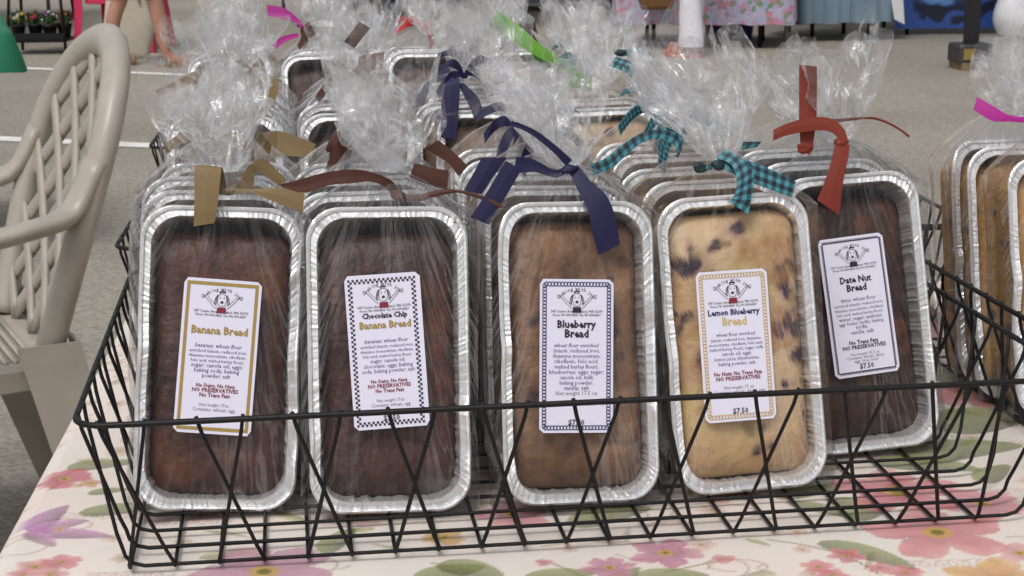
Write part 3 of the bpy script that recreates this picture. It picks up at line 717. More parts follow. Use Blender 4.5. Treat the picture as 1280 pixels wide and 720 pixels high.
def make_label(root, corners, border, titles, body, warn, small, price, pan_m, vest='redink'):
    """corners: label's four corner pixels (TL, TR, BR, BL) on the bag front"""
    c = [local_hit(pan_m, x, y, .0062) for x, y in corners]
    cen = sum(c)/4; ux = ((c[1]-c[0])+(c[2]-c[3]))/2; uz = ((c[0]-c[3])+(c[1]-c[2]))/2
    sx = np.linalg.norm(ux)/(2*LW); sz = np.linalg.norm(uz)/(2*LH); ang = math.atan2(uz[0], uz[2])
    mm = Matrix.Translation(Vector((cen[0], -.0062, cen[2]))) @ Matrix.Rotation(ang, 4, 'Y') @ Matrix.Diagonal((sx, 1, sz, 1))
    P, t = rrect(LW, -LH, LH, .0025, 64)
    q = MB(); q.sweep([[(p[0], 0, p[1]) for p in P], [(p[0], .0004, p[1]) for p in P]], cap0=True, cap1=True)
    lab = q.build('label', MT['paper'], root); lab.matrix_local = mm
    Y = -.00025
    def part(mb, name, mtl, Y=Y):
        if not mb.v: return
        mb.v = [(a, Y, b) for a, _, b in mb.v]; mb.build(name, MT[mtl], lab)
    # border
    b = MB(); i0 = .0022
    style, bc = border
    if style == 'solid':
        o1, o2 = .0022, .0046
        for x0, x1, z0, z1 in ((-LW+o1, -LW+o2, -LH+o1, LH-o1), (LW-o2, LW-o1, -LH+o1, LH-o1), (-LW+o2, LW-o2, LH-o2, LH-o1), (-LW+o2, LW-o2, -LH+o1, -LH+o2)): poly(b, [(x0,z0),(x1,z0),(x1,z1),(x0,z1)])
    elif style == 'check':
        s_ = .00165
        nx_, nz_ = int((2*LW-2*i0)/s_), int((2*LH-2*i0)/s_)
        for i in range(nx_):
            for j in range(nz_):
                if (i < 2 or j < 2 or i >= nx_-2 or j >= nz_-2) and (i+j) % 2 == 0:
                    x, z = -LW+i0+i*s_, -LH+i0+j*s_; poly(b, [(x,z),(x+s_,z),(x+s_,z+s_),(x,z+s_)])
    else:
        d = .0024 if style == 'chain' else .0032; e = .0036; wd = .0007 if style == 'chain' else .0008
        def side(p0, p1):
            L = math.hypot(p1[0]-p0[0], p1[1]-p0[1]); n_ = max(2, int(L/d)); dx, dz = (p1[0]-p0[0])/L, (p1[1]-p0[1])/L
            for i in range(n_):
                cx, cz = p0[0]+dx*L*(i+.5)/n_, p0[1]+dz*L*(i+.5)/n_; h_ = d*.62
                if style == 'chain':
                    stroke(b, [(cx+h_*math.cos(a), cz+h_*math.sin(a)) for a in np.linspace(0, 2*PI, 7)], wd)
                else:
                    stroke(b, [(cx-dx*h_-dz*h_*.7, cz-dz*h_+dx*h_*.7), (cx, cz), (cx+dx*h_*.2-dz*h_*.9, cz+dz*h_*.2+dx*h_*.9)], wd); stroke(b, [(cx-dx*h_, cz-dz*h_), (cx+dx*h_, cz+dz*h_)], wd*.8)
        for p0, p1 in (((-LW+e, LH-e), (LW-e, LH-e)), ((LW-e, LH-e), (LW-e, -LH+e)), ((LW-e, -LH+e), (-LW+e, -LH+e)), ((-LW+e, -LH+e), (-LW+e, LH-e))): side(p0, p1)
    part(b, 'border', bc)
    # emblem: name on an arc over a small dog with raised arms
    k = MB(); word = '~baking with joy~'
    for i, ch in enumerate(word):
        if ch == ' ': continue
        a = math.radians(58-116*i/(len(word)-1)); R_ = .0155
        fit_text(k, ch, -R_*math.sin(a), 0.0338+R_*math.cos(a)*.82, size=.0036, bold=.00003, rot=a*.85)
    hx, hz = 0, .0405
    stroke(k, [(hx+.0034*math.cos(a), hz+.0040*math.sin(a)) for a in np.linspace(-.2, PI+.2, 9)], .00035)
    stroke(k, [(-.0034, hz-.0008), (-.0024, hz-.0042), (0, hz-.0052), (.0024, hz-.0042), (.0034, hz-.0008)], .00035)
    poly(k, [(hx+.0012*math.cos(a), hz-.0022+.0010*math.sin(a)) for a in np.linspace(0, 2*PI, 10)[:-1]])
    for sg in (-1, 1):
        poly(k, [(sg*.0015+.0004*math.cos(a), hz+.0010+.0006*math.sin(a)) for a in np.linspace(0, 2*PI, 8)[:-1]])
        stroke(k, [(sg*.0030, hz+.0030), (sg*.0046, hz+.0010), (sg*.0054, hz-.0030), (sg*.0044, hz-.0036), (sg*.0040, hz-.0004), (sg*.0032, hz+.0020)], .0006)
        stroke(k, [(sg*.0042, hz-.0068), (sg*.0085, hz-.0028), (sg*.0125, hz+.0012), (sg*.0145, hz+.0028), (sg*.0150, hz+.0012), (sg*.0135, hz+.0004)], .00035)
        stroke(k, [(sg*.0036, hz-.0050), (sg*.0080, hz-.0010), (sg*.0110, hz+.0020)], .0003)
    stroke(k, [(-.0022, hz+.0044), (-.0006, hz+.0056), (.0010, hz+.0050), (.0024, hz+.0054)], .0012)
    part(k, 'emblem', 'ink')
    k = MB(); poly(k, [(-.0036, hz-.0098), (.0036, hz-.0098), (.0031, hz-.0058), (-.0031, hz-.0058)]); part(k, 'emblem_vest', vest, -.0005)
    k = MB(); fit_text(k, '347 Centre Ave., Rockland, MA 02370', 0, .0308, width=.0400, size=.0022, bold=.00001); fit_text(k, 'Phone 781-878-8828  Fax 781-878-8827', 0, .0283, width=.0370, size=.0022, bold=.00001)
    z = .0130
    body_lines = body
    part(k, 'address_lettering', 'ink', -.0004)
    for s, zz, wdt_, colr in titles:
        k = MB(); fit_text(k, s, 0, zz, width=wdt_, size=.006, bold=.00022); part(k, 'title_lettering', colr)
    k = MB()
    for s, zz, wdt_, it in body_lines: fit_text(k, s, 0, zz, width=wdt_, size=.0036, bold=.0, shear=.3 if it else 0)
    part(k, 'ingredient_lettering', 'navyink')
    k = MB()
    for s, zz, wdt_ in warn: fit_text(k, s, 0, zz, width=wdt_, size=.0034, bold=.00010)
    part(k, 'notice_lettering', 'redink' if vest == 'redink' else 'ink')
    k = MB()
    for s, zz, wdt_ in small: fit_text(k, s, 0, zz, width=wdt_, size=.0030)
    part(k, 'weight_lettering', 'grey_ink')
    if price:
        k = MB(); fit_text(k, '$7.50', 0, -.0490, width=.0125, size=.005, bold=.0001); part(k, 'price_lettering', 'ink')
    return lab

def B3(u, v): return BP(u, v, .006)
front = {}
FR = [  # u, v, roll, yaw offset, bread, ribbon, label
    ('banana', .0514, .0932, -.065, -.008, 'banana', 'tan', 'dark banana bread in bag with gold framed label and tan ribbon'),
    ('choc', .1765, .0699, -.0221, -.001, 'choc', 'brown', 'chocolate chip banana bread in bag with black checked label and brown ribbon'),
    ('blue', .3134, .066, -.0319, .0734, 'blueberry', 'navy', 'brown blueberry bread in bag with navy bordered label and navy ribbon'),
    ('lemon', .4416, .0734, .0318, .0267, 'lemon', 'teal', 'yellow lemon blueberry bread in bag with teal gingham ribbon and gold label border')]
for k, u, v, ro, yw, br, rc, lb in FR: front[k] = package(B3(u, v), PSI+yw, ro, br, rc, lb, ribbon=False, head_tilt=({'banana': -.06, 'choc': .16, 'blue': -.2, 'lemon': -.05}[k], -.08), hs_=1.12)
pd = onz(1090, 562, TABLE+.006)
front['date'] = package(pd, PSI+.03, .045, 'date', 'rust', 'dark date nut bread in bag with rust red ribbon and white label', ribbon=False, head_tilt=(.1, -.05), hs_=1.0)
WB = lambda zs: zs
make_label(front['banana'][0], ((231,346),(328,353),(313,545),(216,540)), ('solid', 'goldink'), [('Banana Bread', .0158, .0415, 'goldink')],
    [('bananas; wheat flour', .0062, .0345, 1), ('enriched (niacin, reduced iron,', .0026, .042, 0), ('thiamine mononitrate, riboflavin,', -.0008, .042, 0), ('folic acid, malted barley flour);', -.0042, .039, 0), ('sugar; canola oil; eggs;', -.0078, .038, 0), ('baking soda; baking', -.0114, .033, 0), ('powder; salt', -.0150, .0205, 0)],
    [('No Dairy, No Nuts', -.0218, .0285), ('NO PRESERVATIVES', -.0252, .034), ('No Trans Fats', -.0286, .0225)], [('Net weight 17oz', -.0352, .0215), ('Contains: wheat, egg', -.0386, .031)], False, front['banana'][1])
make_label(front['choc'][0], ((429,345),(525,340),(537,533),(444,537)), ('check', 'ink'), [('Chocolate Chip', .0236, .0345, 'ink'), ('Banana Bread', .0164, .0388, 'goldink')],
    [('bananas; wheat flour', .0062, .033, 1), ('enriched (niacin, reduced iron,', .0026, .040, 0), ('thiamine mononitrate, riboflavin,', -.0008, .040, 0), ('folic acid, malted barley flour);', -.0042, .037, 0), ('sugar; canola oil;', -.0078, .026, 0), ('chocolate; eggs; baking', -.0114, .037, 0), ('soda, baking powder; salt', -.0150, .040, 0)],
    [('No Dairy, No Nuts', -.0222, .0275), ('NO PRESERVATIVES', -.0256, .0325), ('No Trans Fats', -.0290, .0215)], [('Net weight 17oz', -.0356, .0205), ('Contains: wheat, egg', -.0390, .0295)], True, front['choc'][1])
make_label(front['blue'][0], ((676,349),(766,349),(767,541),(673,541)), ('chain', 'navyink'), [('Blueberry', .0200, .0300, 'ink'), ('Bread', .0132, .0185, 'ink')],
    [('wheat flour enriched', .0062, .0345, 1), ('(niacin, reduced iron,', .0024, .036, 0), ('thiamine mononitrate,', -.0014, .037, 0), ('riboflavin, folic acid,', -.0052, .034, 0), ('malted barley flour);', -.0090, .034, 0), ('blueberries; eggs; sugar;', -.0128, .042, 0), ('canola oil; milk', -.0166, .026, 0), ('baking powder;', -.0204, .026, 0), ('vanilla; salt', -.0242, .0195, 0)],
    [], [('Net weight 17.5 oz', -.0278, .032), ('Contains: wheat, eggs, dairy', -.0345, .043)], True, front['blue'][1], 'ink')
make_label(front['lemon'][0], ((870,338),(957,338),(972,526),(881,526)), ('chain', 'paleink'), [('Lemon Blueberry', .0225, .0415, 'navyink'), ('Bread', .0150, .0195, 'paleink')],
    [('wheat flour enriched', .0072, .031, 0), ('(niacin, reduced iron, thiamine', .0036, .040, 0), ('mononitrate, riboflavin, folic acid,', .0002, .043, 0), ('malted barley flour); sugar; milk', -.0032, .043, 0), ('canola oil; eggs;', -.0068, .024, 0), ('lemon juice; blueberries,', -.0104, .036, 0), ('baking powder; salt.', -.0140, .030, 0)],
    [('No Nuts; No Trans Fats', -.0212, .0385), ('NO PRESERVATIVES', -.0248, .0355)], [('Net weight 17 oz', -.0310, .0235), ('Contains: wheat, dairy, egg', -.0344, .041)], True, front['lemon'][1])
make_label(front['date'][0], ((1022,300),(1102,291),(1126,465),(1044,472)), ('wave', 'ink'), [('Date Nut', .0185, .0275, 'ink'), ('Bread', .0118, .0175, 'ink')],
    [('dates; wheat flour', .0040, .031, 0), ('enriched (niacin, reduced iron,', .0002, .043, 0), ('thiamine mononitrate, riboflavin,', -.0034, .043, 0), ('folic acid, malted barley flour);', -.0070, .041, 0), ('water; sugar; walnuts;', -.0108, .038, 0), ('egg; butter (milk); baking', -.0144, .039, 0), ('soda;', -.0180, .0105, 0), ('vanilla; salt', -.0218, .020, 0)],
    [('No Trans Fats', -.0296, .0255), ('NO PRESERVATIVES', -.0334, .038)], [('Net weight 15.5 oz', -.0384, .025), ('Contains: wheat, dairy,', -.0412, .033), ('egg, tree nuts', -.0440, .021)], True, front['date'][1], 'ink')

def S_(*rows): return [(*r_[:4], r_[4], r_[5] if len(r_) > 5 else 0) for r_ in rows]
R_, m_ = front['banana']
traced_ribbon(R_, m_, 'tan', [S_((284,243,282,232,-.003),(279,241,280,216,-.004),(262,226,277,209,-.002)), S_((252,208,279,213,-.001),(244,208,277,210,.007),(243,225,275,228,.010),(243,255,272,258,.011),(242,283,268,279,.010)),
    S_((283,245,287,236,-.001),(310,241,322,236,.003),(345,253,350,235,.006),(378,267,381,242,.008)), S_((290,239,296,230,-.004),(300,237,312,206,-.005),(317,234,318,212,-.007)), S_((296,222,303,216,-.008),(322,215,328,198,-.010),(350,233,358,225,-.012))], [(285,238,.0)])
R_, m_ = front['choc']
traced_ribbon(R_, m_, 'brown', [S_((494,247,498,237,-.001),(479,233,487,224,.002),(463,227,460,214,.004),(440,229,436,212,.006),(410,232,405,216,.006),(381,241,372,225,.007),(352,234,350,231,.008)),
    S_((498,251,500,243,0),(520,253,525,243,.003),(545,246,550,237,.005),(572,241,572,237,.006),(600,249,602,244,.007),(627,261,628,256,.008)), S_((512,222,518,204,-.012),(540,232,546,211,-.012),(559,237,561,213,-.012)), S_((532,186,548,175,-.022),(560,204,568,191,-.022),(573,220,585,208,-.022))], [(496,244,.001)])
R_, m_ = front['blue']
traced_ribbon(R_, m_, 'navy', [S_((712,217,722,206,.001),(722,237,738,226,.006),(735,264,757,243,.010),(741,292,768,268,.011),(748,319,775,305,.010)), S_((708,208,715,200,.001),(690,189,695,182,.004),(668,171,671,164,.006),(650,161,652,155,.006),(636,157,640,151,.006)),
    S_((706,218,705,209,0),(693,222,692,212,-.002),(668,215,664,198,-.004),(643,217,645,196,-.004)), S_((602,197,634,197,-.010),(592,216,618,219,-.009),(580,238,602,243,-.008)), S_((632,201,652,212,-.003),(610,238,632,246,-.001),(588,272,611,281,.001))], [(715,211,.003)])
R_, m_ = front['lemon']
traced_ribbon(R_, m_, 'teal', [S_((742,219,738,206,-.012),(765,210,760,196,-.012),(786,191,779,180,-.011),(805,177,803,166,-.010),(825,173,828,161,-.010),(842,180,848,169,-.010),(846,192,854,178,-.010),(841,195,848,197,-.010)), S_((893,203,903,189,.0),(925,222,925,197,.004),(960,236,962,211,.006),(990,247,995,227,.007)),
    S_((897,198,906,187,.001),(914,206,925,197,.007),(921,225,940,212,.010),(918,245,941,238,.011),(912,252,935,269,.011)), S_((926,188,929,177,-.012),(946,184,952,177,-.012)), S_((880,214,878,208,-.002),(890,212,892,205,-.002))], [(874,210,-.002), (898,205,.001)])
R_, m_ = front['date']
traced_ribbon(R_, m_, 'rust', [S_((999,81,1021,83,-.006),(999,120,1021,122,-.005),(999,150,1020,152,-.004),(1001,187,1015,190,-.003)), S_((966,176,967,162,.001),(985,169,985,154,.003),(1012,164,1013,147,.004),(1035,164,1038,148,.005),(1048,173,1054,160,.006),(1050,183,1061,179,.007)),
    S_((1044,179,1062,181,.007),(1038,205,1059,203,.010),(1029,232,1053,232,.012),(1021,250,1049,269,.012)), S_((1000,186,1006,179,0),(1012,194,1018,182,.001)), S_((1040,154,1040,149,-.008),(1083,149,1083,146,-.010),(1102,152,1102,149,-.010),(1121,161,1121,158,-.010),(1136,172,1137,169,-.010))], [(1007,185,.001), (1052,179,.006)])

# ------------------------------------------------------------------ loaves queued behind, and in the other baskets
ORD = ('', 'first', 'second', 'third', 'fourth')
jr = random.Random(12)
def J(a): return jr.uniform(-a, a)
rows = [('banana', .0514, .0932, 'banana', 'tan', -.04, 4, 'loaf behind the gold labelled banana bread, tan ribbon'),
        ('choc', .1765, .0699, 'choc', 'brown', -.02, 4, 'dark loaf behind the chocolate chip banana bread, brown ribbon'),
        ('blue', .3134, .066, 'blueberry', 'navy', -.02, 5, 'brown loaf behind the navy labelled blueberry bread'),
        ('lemon', .4416, .0734, 'golden', 'teal', .02, 5, 'loaf behind the lemon blueberry bread, teal gingham ribbon')]
NAVY2 = None
for k, u, v, br, rc, ro, n, lb in rows:
    for i in range(1, n):
        package(B3(u+J(.004)+(.004 if k == 'banana' else -.004)*i*.5, v+.066*i+J(.003)), PSI+J(.03), ro*.6+J(.015), br, rc, ORD[i]+' '+lb, 'loaves behind '+k, ribbon=(i > 1), hs_=.72)
dv = BP(.0, .066)-BP(0, 0)
for i in range(1, 3):
    package(pd+dv*i+np.array([J(.003)-.004*i, 0, 0]), PSI+.02+J(.02), .02, 'date', 'rust', ORD[i]+' dark loaf behind the rust ribboned date nut bread', 'loaves behind date', ribbon=False, hs_=.72)
def in_basket(o, a, u, v): return np.array([o[0]+u*math.cos(a)-v*math.sin(a), o[1]+u*math.sin(a)+v*math.cos(a), TABLE+.006])
B2 = {}
cols2 = (('tan', 'banana'), ('brown', 'choc'), ('navy', 'blueberry'), ('teal', 'lemon'))
lb2 = {'tan': 'tan ribboned loaf in the middle basket by the chair', 'brown': 'brown ribboned dark loaf in the middle basket', 'navy': 'navy ribboned loaf in the middle basket', 'teal': 'teal ribboned golden loaf in the middle basket'}
for c, (rc, br) in enumerate(cols2):
    for i in range(4):
        own = (c, i) in ((0, 0), (1, 0), (2, 0), (3, 0), (3, 1), (0, 2))
        lb, gr = lb2[rc]+', '+ORD[i+1]+' from the front basket', 'middle basket, '+rc
        if (c, i) == (3, 1): lb, gr = 'loaf tied with a bright lime green ribbon', None
        B2[c, i] = package(in_basket(b2, B2A, .066+.1285*c+J(.004), .05+.085*i+J(.004)), B2A+J(.04), J(.03), br, rc, lb, gr, ribbon=not own, hs_=1.0)
B3_ = {}
for c in range(4):
    for i in range(2):
        own = (c, i) in ((0, 1), (2, 0))
        rc = ('magenta', 'brown', 'red', 'dark')[c]
        B3_[c, i] = package(in_basket(b3, B2A, .066+.132*c+J(.005), .05+.085*i+J(.005)), B2A+J(.04), J(.03), ('golden', 'choc', 'banana', 'blueberry')[c], rc,
            ORD[i+1]+' '+{'magenta': 'magenta ribboned loaf in the rearmost basket', 'dark': 'black ribboned loaf in the rearmost basket', 'brown': 'brown ribboned loaf in the rearmost basket', 'red': 'red ribboned loaf in the rearmost basket'}[rc], 'rearmost basket, '+rc, ribbon=not own)
T = traced_ribbon
T(*B2[0, 0], 'tan', [S_((299,152,312,159,0),(320,134,335,139,.003),(335,112,347,118,.005),(338,94,348,99,.004)), S_((318,168,322,196,-.004),(350,164,350,194,.004),(395,180,390,198,.006))], [(315,165,0)])
T(*B2[0, 2], 'tan', [S_((194,113,199,120,.004),(220,101,222,112,.004),(246,87,251,100,0))], [(250,95,-.004)])
T(*B2[1, 0], 'brown', [S_((449,70,480,65,.004),(446,100,478,100,.006),(446,126,471,130,.006),(445,149,461,151,.006)), S_((411,107,419,114,.006),(430,96,440,107,.006),(450,80,472,82,.004)), S_((430,52,443,60,-.006),(449,27,463,35,-.008))], [(462,78,.002)])
T(*B2[2, 0], 'navy', [S_((560,106,571,97,0),(553,108,575,103,.005),(551,145,573,145,.007),(551,172,570,175,.007)), S_((572,104,580,104,0),(586,132,599,124,.003),(594,150,605,150,.004)), S_((515,137,530,131,-.004),(528,108,543,97,-.006),(556,100,560,94,-.004))], [(566,101,0)])
T(*B2[3, 1], 'green', [S_((613,33,621,14,.004),(640,51,650,33,.006),(668,69,676,56,.006),(690,80,697,69,.002)), S_((698,88,708,76,0),(718,96,724,90,0),(736,106,742,100,0)), S_((690,134,708,130,.006),(692,112,706,106,.006),(713,110,712,99,.004),(738,112,738,100,.0)), S_((663,78,664,68,-.002),(680,78,680,68,-.002),(695,80,697,72,-.002))], [(702,78,.002), (738,108,.002)])
T(*B2[3, 0], 'teal', [S_((761,82,770,71,.002),(785,93,793,80,.006),(803,116,812,104,.008),(821,149,829,141,.008)), S_((780,70,781,62,0),(803,74,806,62,.004),(815,92,826,85,.006),(819,113,827,111,.006))], [(778,66,0)])
T(*B3_[0, 1], 'magenta', [S_((333,6,335,20,.004),(355,10,357,25,.004),(374,24,378,30,.002)), S_((340,55,345,61,.002),(352,46,356,53,.002),(372,41,374,46,0))], [(376,32,0)])
T(*B3_[2, 0], 'red', [S_((590,42,592,49,.003),(603,43,604,48,.003),(618,37,623,49,.003))], [(604,45,.004)])
RB = []
for i, (x, y, dz) in enumerate(((1300, 522, 0), (1268, 496, 0), (1246, 480, 0))):
    q_ = onz(x, y, TABLE+.006)+AX*(.036 if i == 0 else .022)
    RB.append(package(q_, PSI-.02, .0, 'golden', 'magenta', ('golden loaf with magenta ribbon, foremost in the basket beside the date nut bread', 'golden loaf directly behind the magenta ribboned one', 'rearmost golden loaf in the basket beside the date nut bread')[i], 'golden loaves in the neighbouring basket', ribbon=False, head_tilt=(0, 0)))
T(*RB[0], 'magenta', [S_((1217,137,1221,121,.002),(1240,151,1242,133,.005),(1262,152,1262,144,.005),(1290,154,1290,147,.002))], [(1296,152,0)])

# ------------------------------------------------------------------ moulded plastic chair
def plastic_chair(loc, rz, material, label, sc=1.0, group=None):
    root = thing('plastic_chair', label, 'chair', loc, rz, group); root.scale = (sc,)*3
    SH = .40
    def back_pt(s, t, off=0):
        """s sideways, t up the back (0 seat .. 1 top); the back leans and wraps forward at its edges"""
        z = SH+.518*t; y = -.20-.15*t-.02*t*t+.3*s*s+off; return (s, y, z)
    def half(t):  # half width of the back outline
        return .185+.045*math.sin(min(t/.62, 1)*PI/2) if t < .62 else max(0, .23*math.sqrt(max(0, 1-((t-.62)/.38)**2)))
    out = []
    ts = [0, .1, .2, .3, .4, .5, .6, .7, .78, .85, .9, .94, .97, .99]
    for t in ts: out.append(back_pt(-half(t), t))
    out.append(back_pt(0, 1.0))
    for t in ts[::-1]: out.append(back_pt(half(t), t))
    q = MB(); P = catmull(out, 3)
    rr = [.031 for p in P]
    q.tube(P, rr, 12, flat=(1.0, .75), up=(0, 1, 0)); q.build('back_frame', material, root, True)
    # lattice: crossing diagonal slats inside the outline
    for sg in (-1, 1):
        for c in range(-7, 15):
            pts = []
            for k in range(90):
                t = k/89; s = sg*((t*.518/.85)-.27+c*.125)
                if t > .02 and abs(s) < half(t)-.004: pts.append(back_pt(s, t, .001*sg))
            if len(pts) < 3: continue
            pts = pts[::2]+[pts[-1]]
            q = MB(); q.tube(pts, .0155, 8, flat=(1.05 if sg < 0 else 1.7, .5), up=(0, 1, 0)); q.build('lattice_slat', material, root, True)
    # seat: a dished slab with a rolled edge and ridges
    loops = []
    for k, (ins, z) in enumerate(((.012, SH-.045), (0, SH-.04), (0, SH-.006), (.008, SH+.002), (.03, SH+.002), (.08, SH-.008), (.2, SH-.014))):
        hw, y0, y1 = .235-ins, -.225+ins, .235-ins
        L, _ = rrect(hw, 0, y1-y0, max(.004, .05-ins*.2), 72); loops.append([(p[0]*(1-.1*(1-p[1]/(y1-y0))), y0+p[1], z) for p in L])
    q = MB(); q.sweep(loops, cap0=True, cap1=True); seat = q.build('seat', material, root, False)
    for k in range(6):
        q = MB(); q.tube([(-.19, -.17+.016*k, SH+.003), (.19, -.17+.016*k, SH+.003)], .005, 6); q.build('seat_ridge', material, seat, True)
    for sx in (-1, 1):
        a0 = np.array(back_pt(sx*half(.62), .62)); a1 = np.array(back_pt(sx*(half(.5)), .5))
        arm = [a0+np.array([0, .0, .02]), a1+np.array([sx*.012, .03, .0]), (sx*.285, -.16, .645), (sx*.292, -.05, .632), (sx*.292, .10, .635), (sx*.285, .2, .63), (sx*.278, .235, .58)]
        q = MB(); q.tube(catmull(arm, 4), .034, 12, flat=(1.0, .5), up=(0, 0, 1)); q.build('armrest', material, root, True)
        def leg(top, mid, foot, wx, wy, name='leg'):
            m = MB(); loops = []
            for p, k in ((top, 1), (mid, .9), (foot, .72)):
                x, y = wx*k, wy*k; th = .006
                sg = sx; sy = 1 if foot[1] > 0 else -1
                X0, Y0 = p[0], p[1]
                # L-shaped channel
                loops.append([(X0+sg*x/2, Y0+sy*y/2, p[2]), (X0+sg*x/2, Y0-sy*y/2, p[2]), (X0+sg*(x/2-th), Y0-sy*y/2, p[2]), (X0+sg*(x/2-th), Y0+sy*(y/2-th), p[2]), (X0-sg*x/2, Y0+sy*(y/2-th), p[2]), (X0-sg*x/2, Y0+sy*y/2, p[2])])
            m.sweep(loops, cap0=True, cap1=True); m.build(name, material, root)
        leg((sx*.262, .215, .66), (sx*.262, .225, .3), (sx*.285, .25, 0), .07, .085)
        leg((sx*.20, -.185, .44), (sx*.22, -.23, .22), (sx*.245, -.295, 0), .085, .105)
    return root
beige = mat('beige_moulded_plastic', (.40, .365, .31), .36, var=.08, vscale=20, spec=.45)
plastic_chair((-1.045, 2.83, 0), math.radians(117), beige, 'beige plastic armchair with a lattice back beside the table')

# ------------------------------------------------------------------ green covered table at the left
def cloth_table(name, label, cat, corners_w, top, drop, material, legs=True, wave=.01, freq=60, legm=None):
    """covered table: four world corners (ccw), cloth hanging drop metres; legs are parts"""
    C = [np.array(c, float) for c in corners_w]; cen = sum(C)/4
    root = thing(name, label, cat, (cen[0], cen[1], 0))
    loc = [c-cen for c in C]; pts = []; nrm = []
    for i in range(4):
        a, b = loc[i], loc[(i+1) % 4]; L = np.linalg.norm(b-a); n = max(8, int(L/.03)); d = (b-a)/L; nn = np.array([d[1], -d[0]])
        for k in range(n): pts.append(a+(b-a)*k/n); nrm.append(nn)
    pts = np.array(pts); nrm = np.array(nrm); s = np.arange(len(pts))*.03
    loops = []
    for k, (dz, o) in enumerate(((0, -.02), (0, 0), (.012, .008), (drop*.35, .015), (drop*.7, .025), (drop, .03))):
        wv = (wave*np.sin(s*freq)+wave*.6*np.sin(s*freq*.43+1))*(dz/drop)
        loops.append([(p[0]+n_[0]*(o+w_), p[1]+n_[1]*(o+w_), top-dz+(.006*math.sin(j*.7) if k == 5 else 0)) for j, (p, n_, w_) in enumerate(zip(pts, nrm, wv))])
    q = MB(); q.sweep(loops, cap0=True); q.build('table_cover', material, root, True)
    for i in range(4):
        c = loc[i]*.66; q = MB(); q.tube([(c[0], c[1], top-.02), (c[0], c[1], 0)], .016, 8); q.build('leg', legm or MT['wire'], root, True)
    return root
gc = onz(13, 40, .74)[:2]
def gdir(x, y): d = onz(x, y, .74)[:2]-gc; return d/np.linalg.norm(d)
e1 = gdir(0, 17); e2 = np.array([e1[1], -e1[0]]); e2 = e2 if e2[0] < 0 else -e2
greenm = mat('green_cloth', (.012, .16, .085), .8, var=.15, vscale=8)
cs = [gc, gc+e1*.8, gc+e1*.8+e2*1.3, gc+e2*1.3]
area = sum(cs[i][0]*cs[(i+1) % 4][1]-cs[(i+1) % 4][0]*cs[i][1] for i in range(4))
cloth_table('covered_table', 'small table under a green cloth behind the beige chair', 'table', cs if area > 0 else cs[::-1], .74, .13, greenm)

# ------------------------------------------------------------------ far stalls
def rect_on_ground(x1, y1, x2, y2, depth):
    a, b = onz(x1, y1, 0)[:2], onz(x2, y2, 0)[:2]; d = (b-a)/np.linalg.norm(b-a); n = np.array([-d[1], d[0]]); return [a, b, b+n*depth, a+n*depth]
pinkcloth = mat('pink_and_blue_floral_cloth', (.5, .42, .5), .8)
t_ = pinkcloth.node_tree; b_ = t_.nodes['Principled BSDF']
tc_ = t_.nodes.new('ShaderNodeTexCoord'); vo = t_.nodes.new('ShaderNodeTexVoronoi'); vo.inputs['Scale'].default_value = 26; t_.links.new(tc_.outputs['Object'], vo.inputs[0])
rp = t_.nodes.new('ShaderNodeValToRGB'); e = rp.color_ramp.elements; sc_ = t_.nodes.new('ShaderNodeSeparateColor'); t_.links.new(vo.outputs['Color'], sc_.inputs[0]); t_.links.new(sc_.outputs[0], rp.inputs[0])
e[0].position = 0; e[0].color = (.46, .40, .52, 1); e[1].position = .55; e[1].color = (.34, .36, .50, 1); n_ = e.new(.8); n_.color = (.55, .2, .3, 1); n_ = e.new(.92); n_.color = (.16, .26, .16, 1)
t_.links.new(rp.outputs[0], b_.inputs['Base Color'])
cloth_table('covered_table', 'table with pink and lilac floral cloth over a blue tub', 'table', rect_on_ground(770, 60, 986, 62, .75), .74, .56, pinkcloth, wave=.012)
bluecl = mat('dusty_blue_cloth', (.17, .24, .30), .85, var=.1, vscale=5)
cloth_table('covered_table', 'table under a dusty blue cloth with pale corner', 'table', rect_on_ground(1004, 53, 1112, 50, .75), .74, .60, bluecl, wave=.02)
ca, cb = onz(1096, 50, 0), onz(1117, 49, 0); q = MB()
q.add([(ca[0], ca[1]-.06, .73), (cb[0], cb[1]-.06, .73), (cb[0]+.06, cb[1]-.08, .12), (cb[0]-.02, cb[1]-.075, .16)], [(0, 1, 2, 3)])
wc_ = q.build('cloth_runner', mat('white_linen', (.7, .7, .72), .8, var=.04)); wc_.modifiers.new('thickness', 'SOLIDIFY').thickness = .004
tag(wc_, 'white cloth hanging over the corner of the dusty blue table', 'cloth')
slate = mat('slate_grey_cloth', (.16, .19, .24), .85, var=.1, vscale=5)
cloth_table('covered_table', 'long table under slate grey cloth behind the flower planter', 'table', rect_on_ground(500, 14, 760, 14, .75), .74, .66, slate, wave=.02)
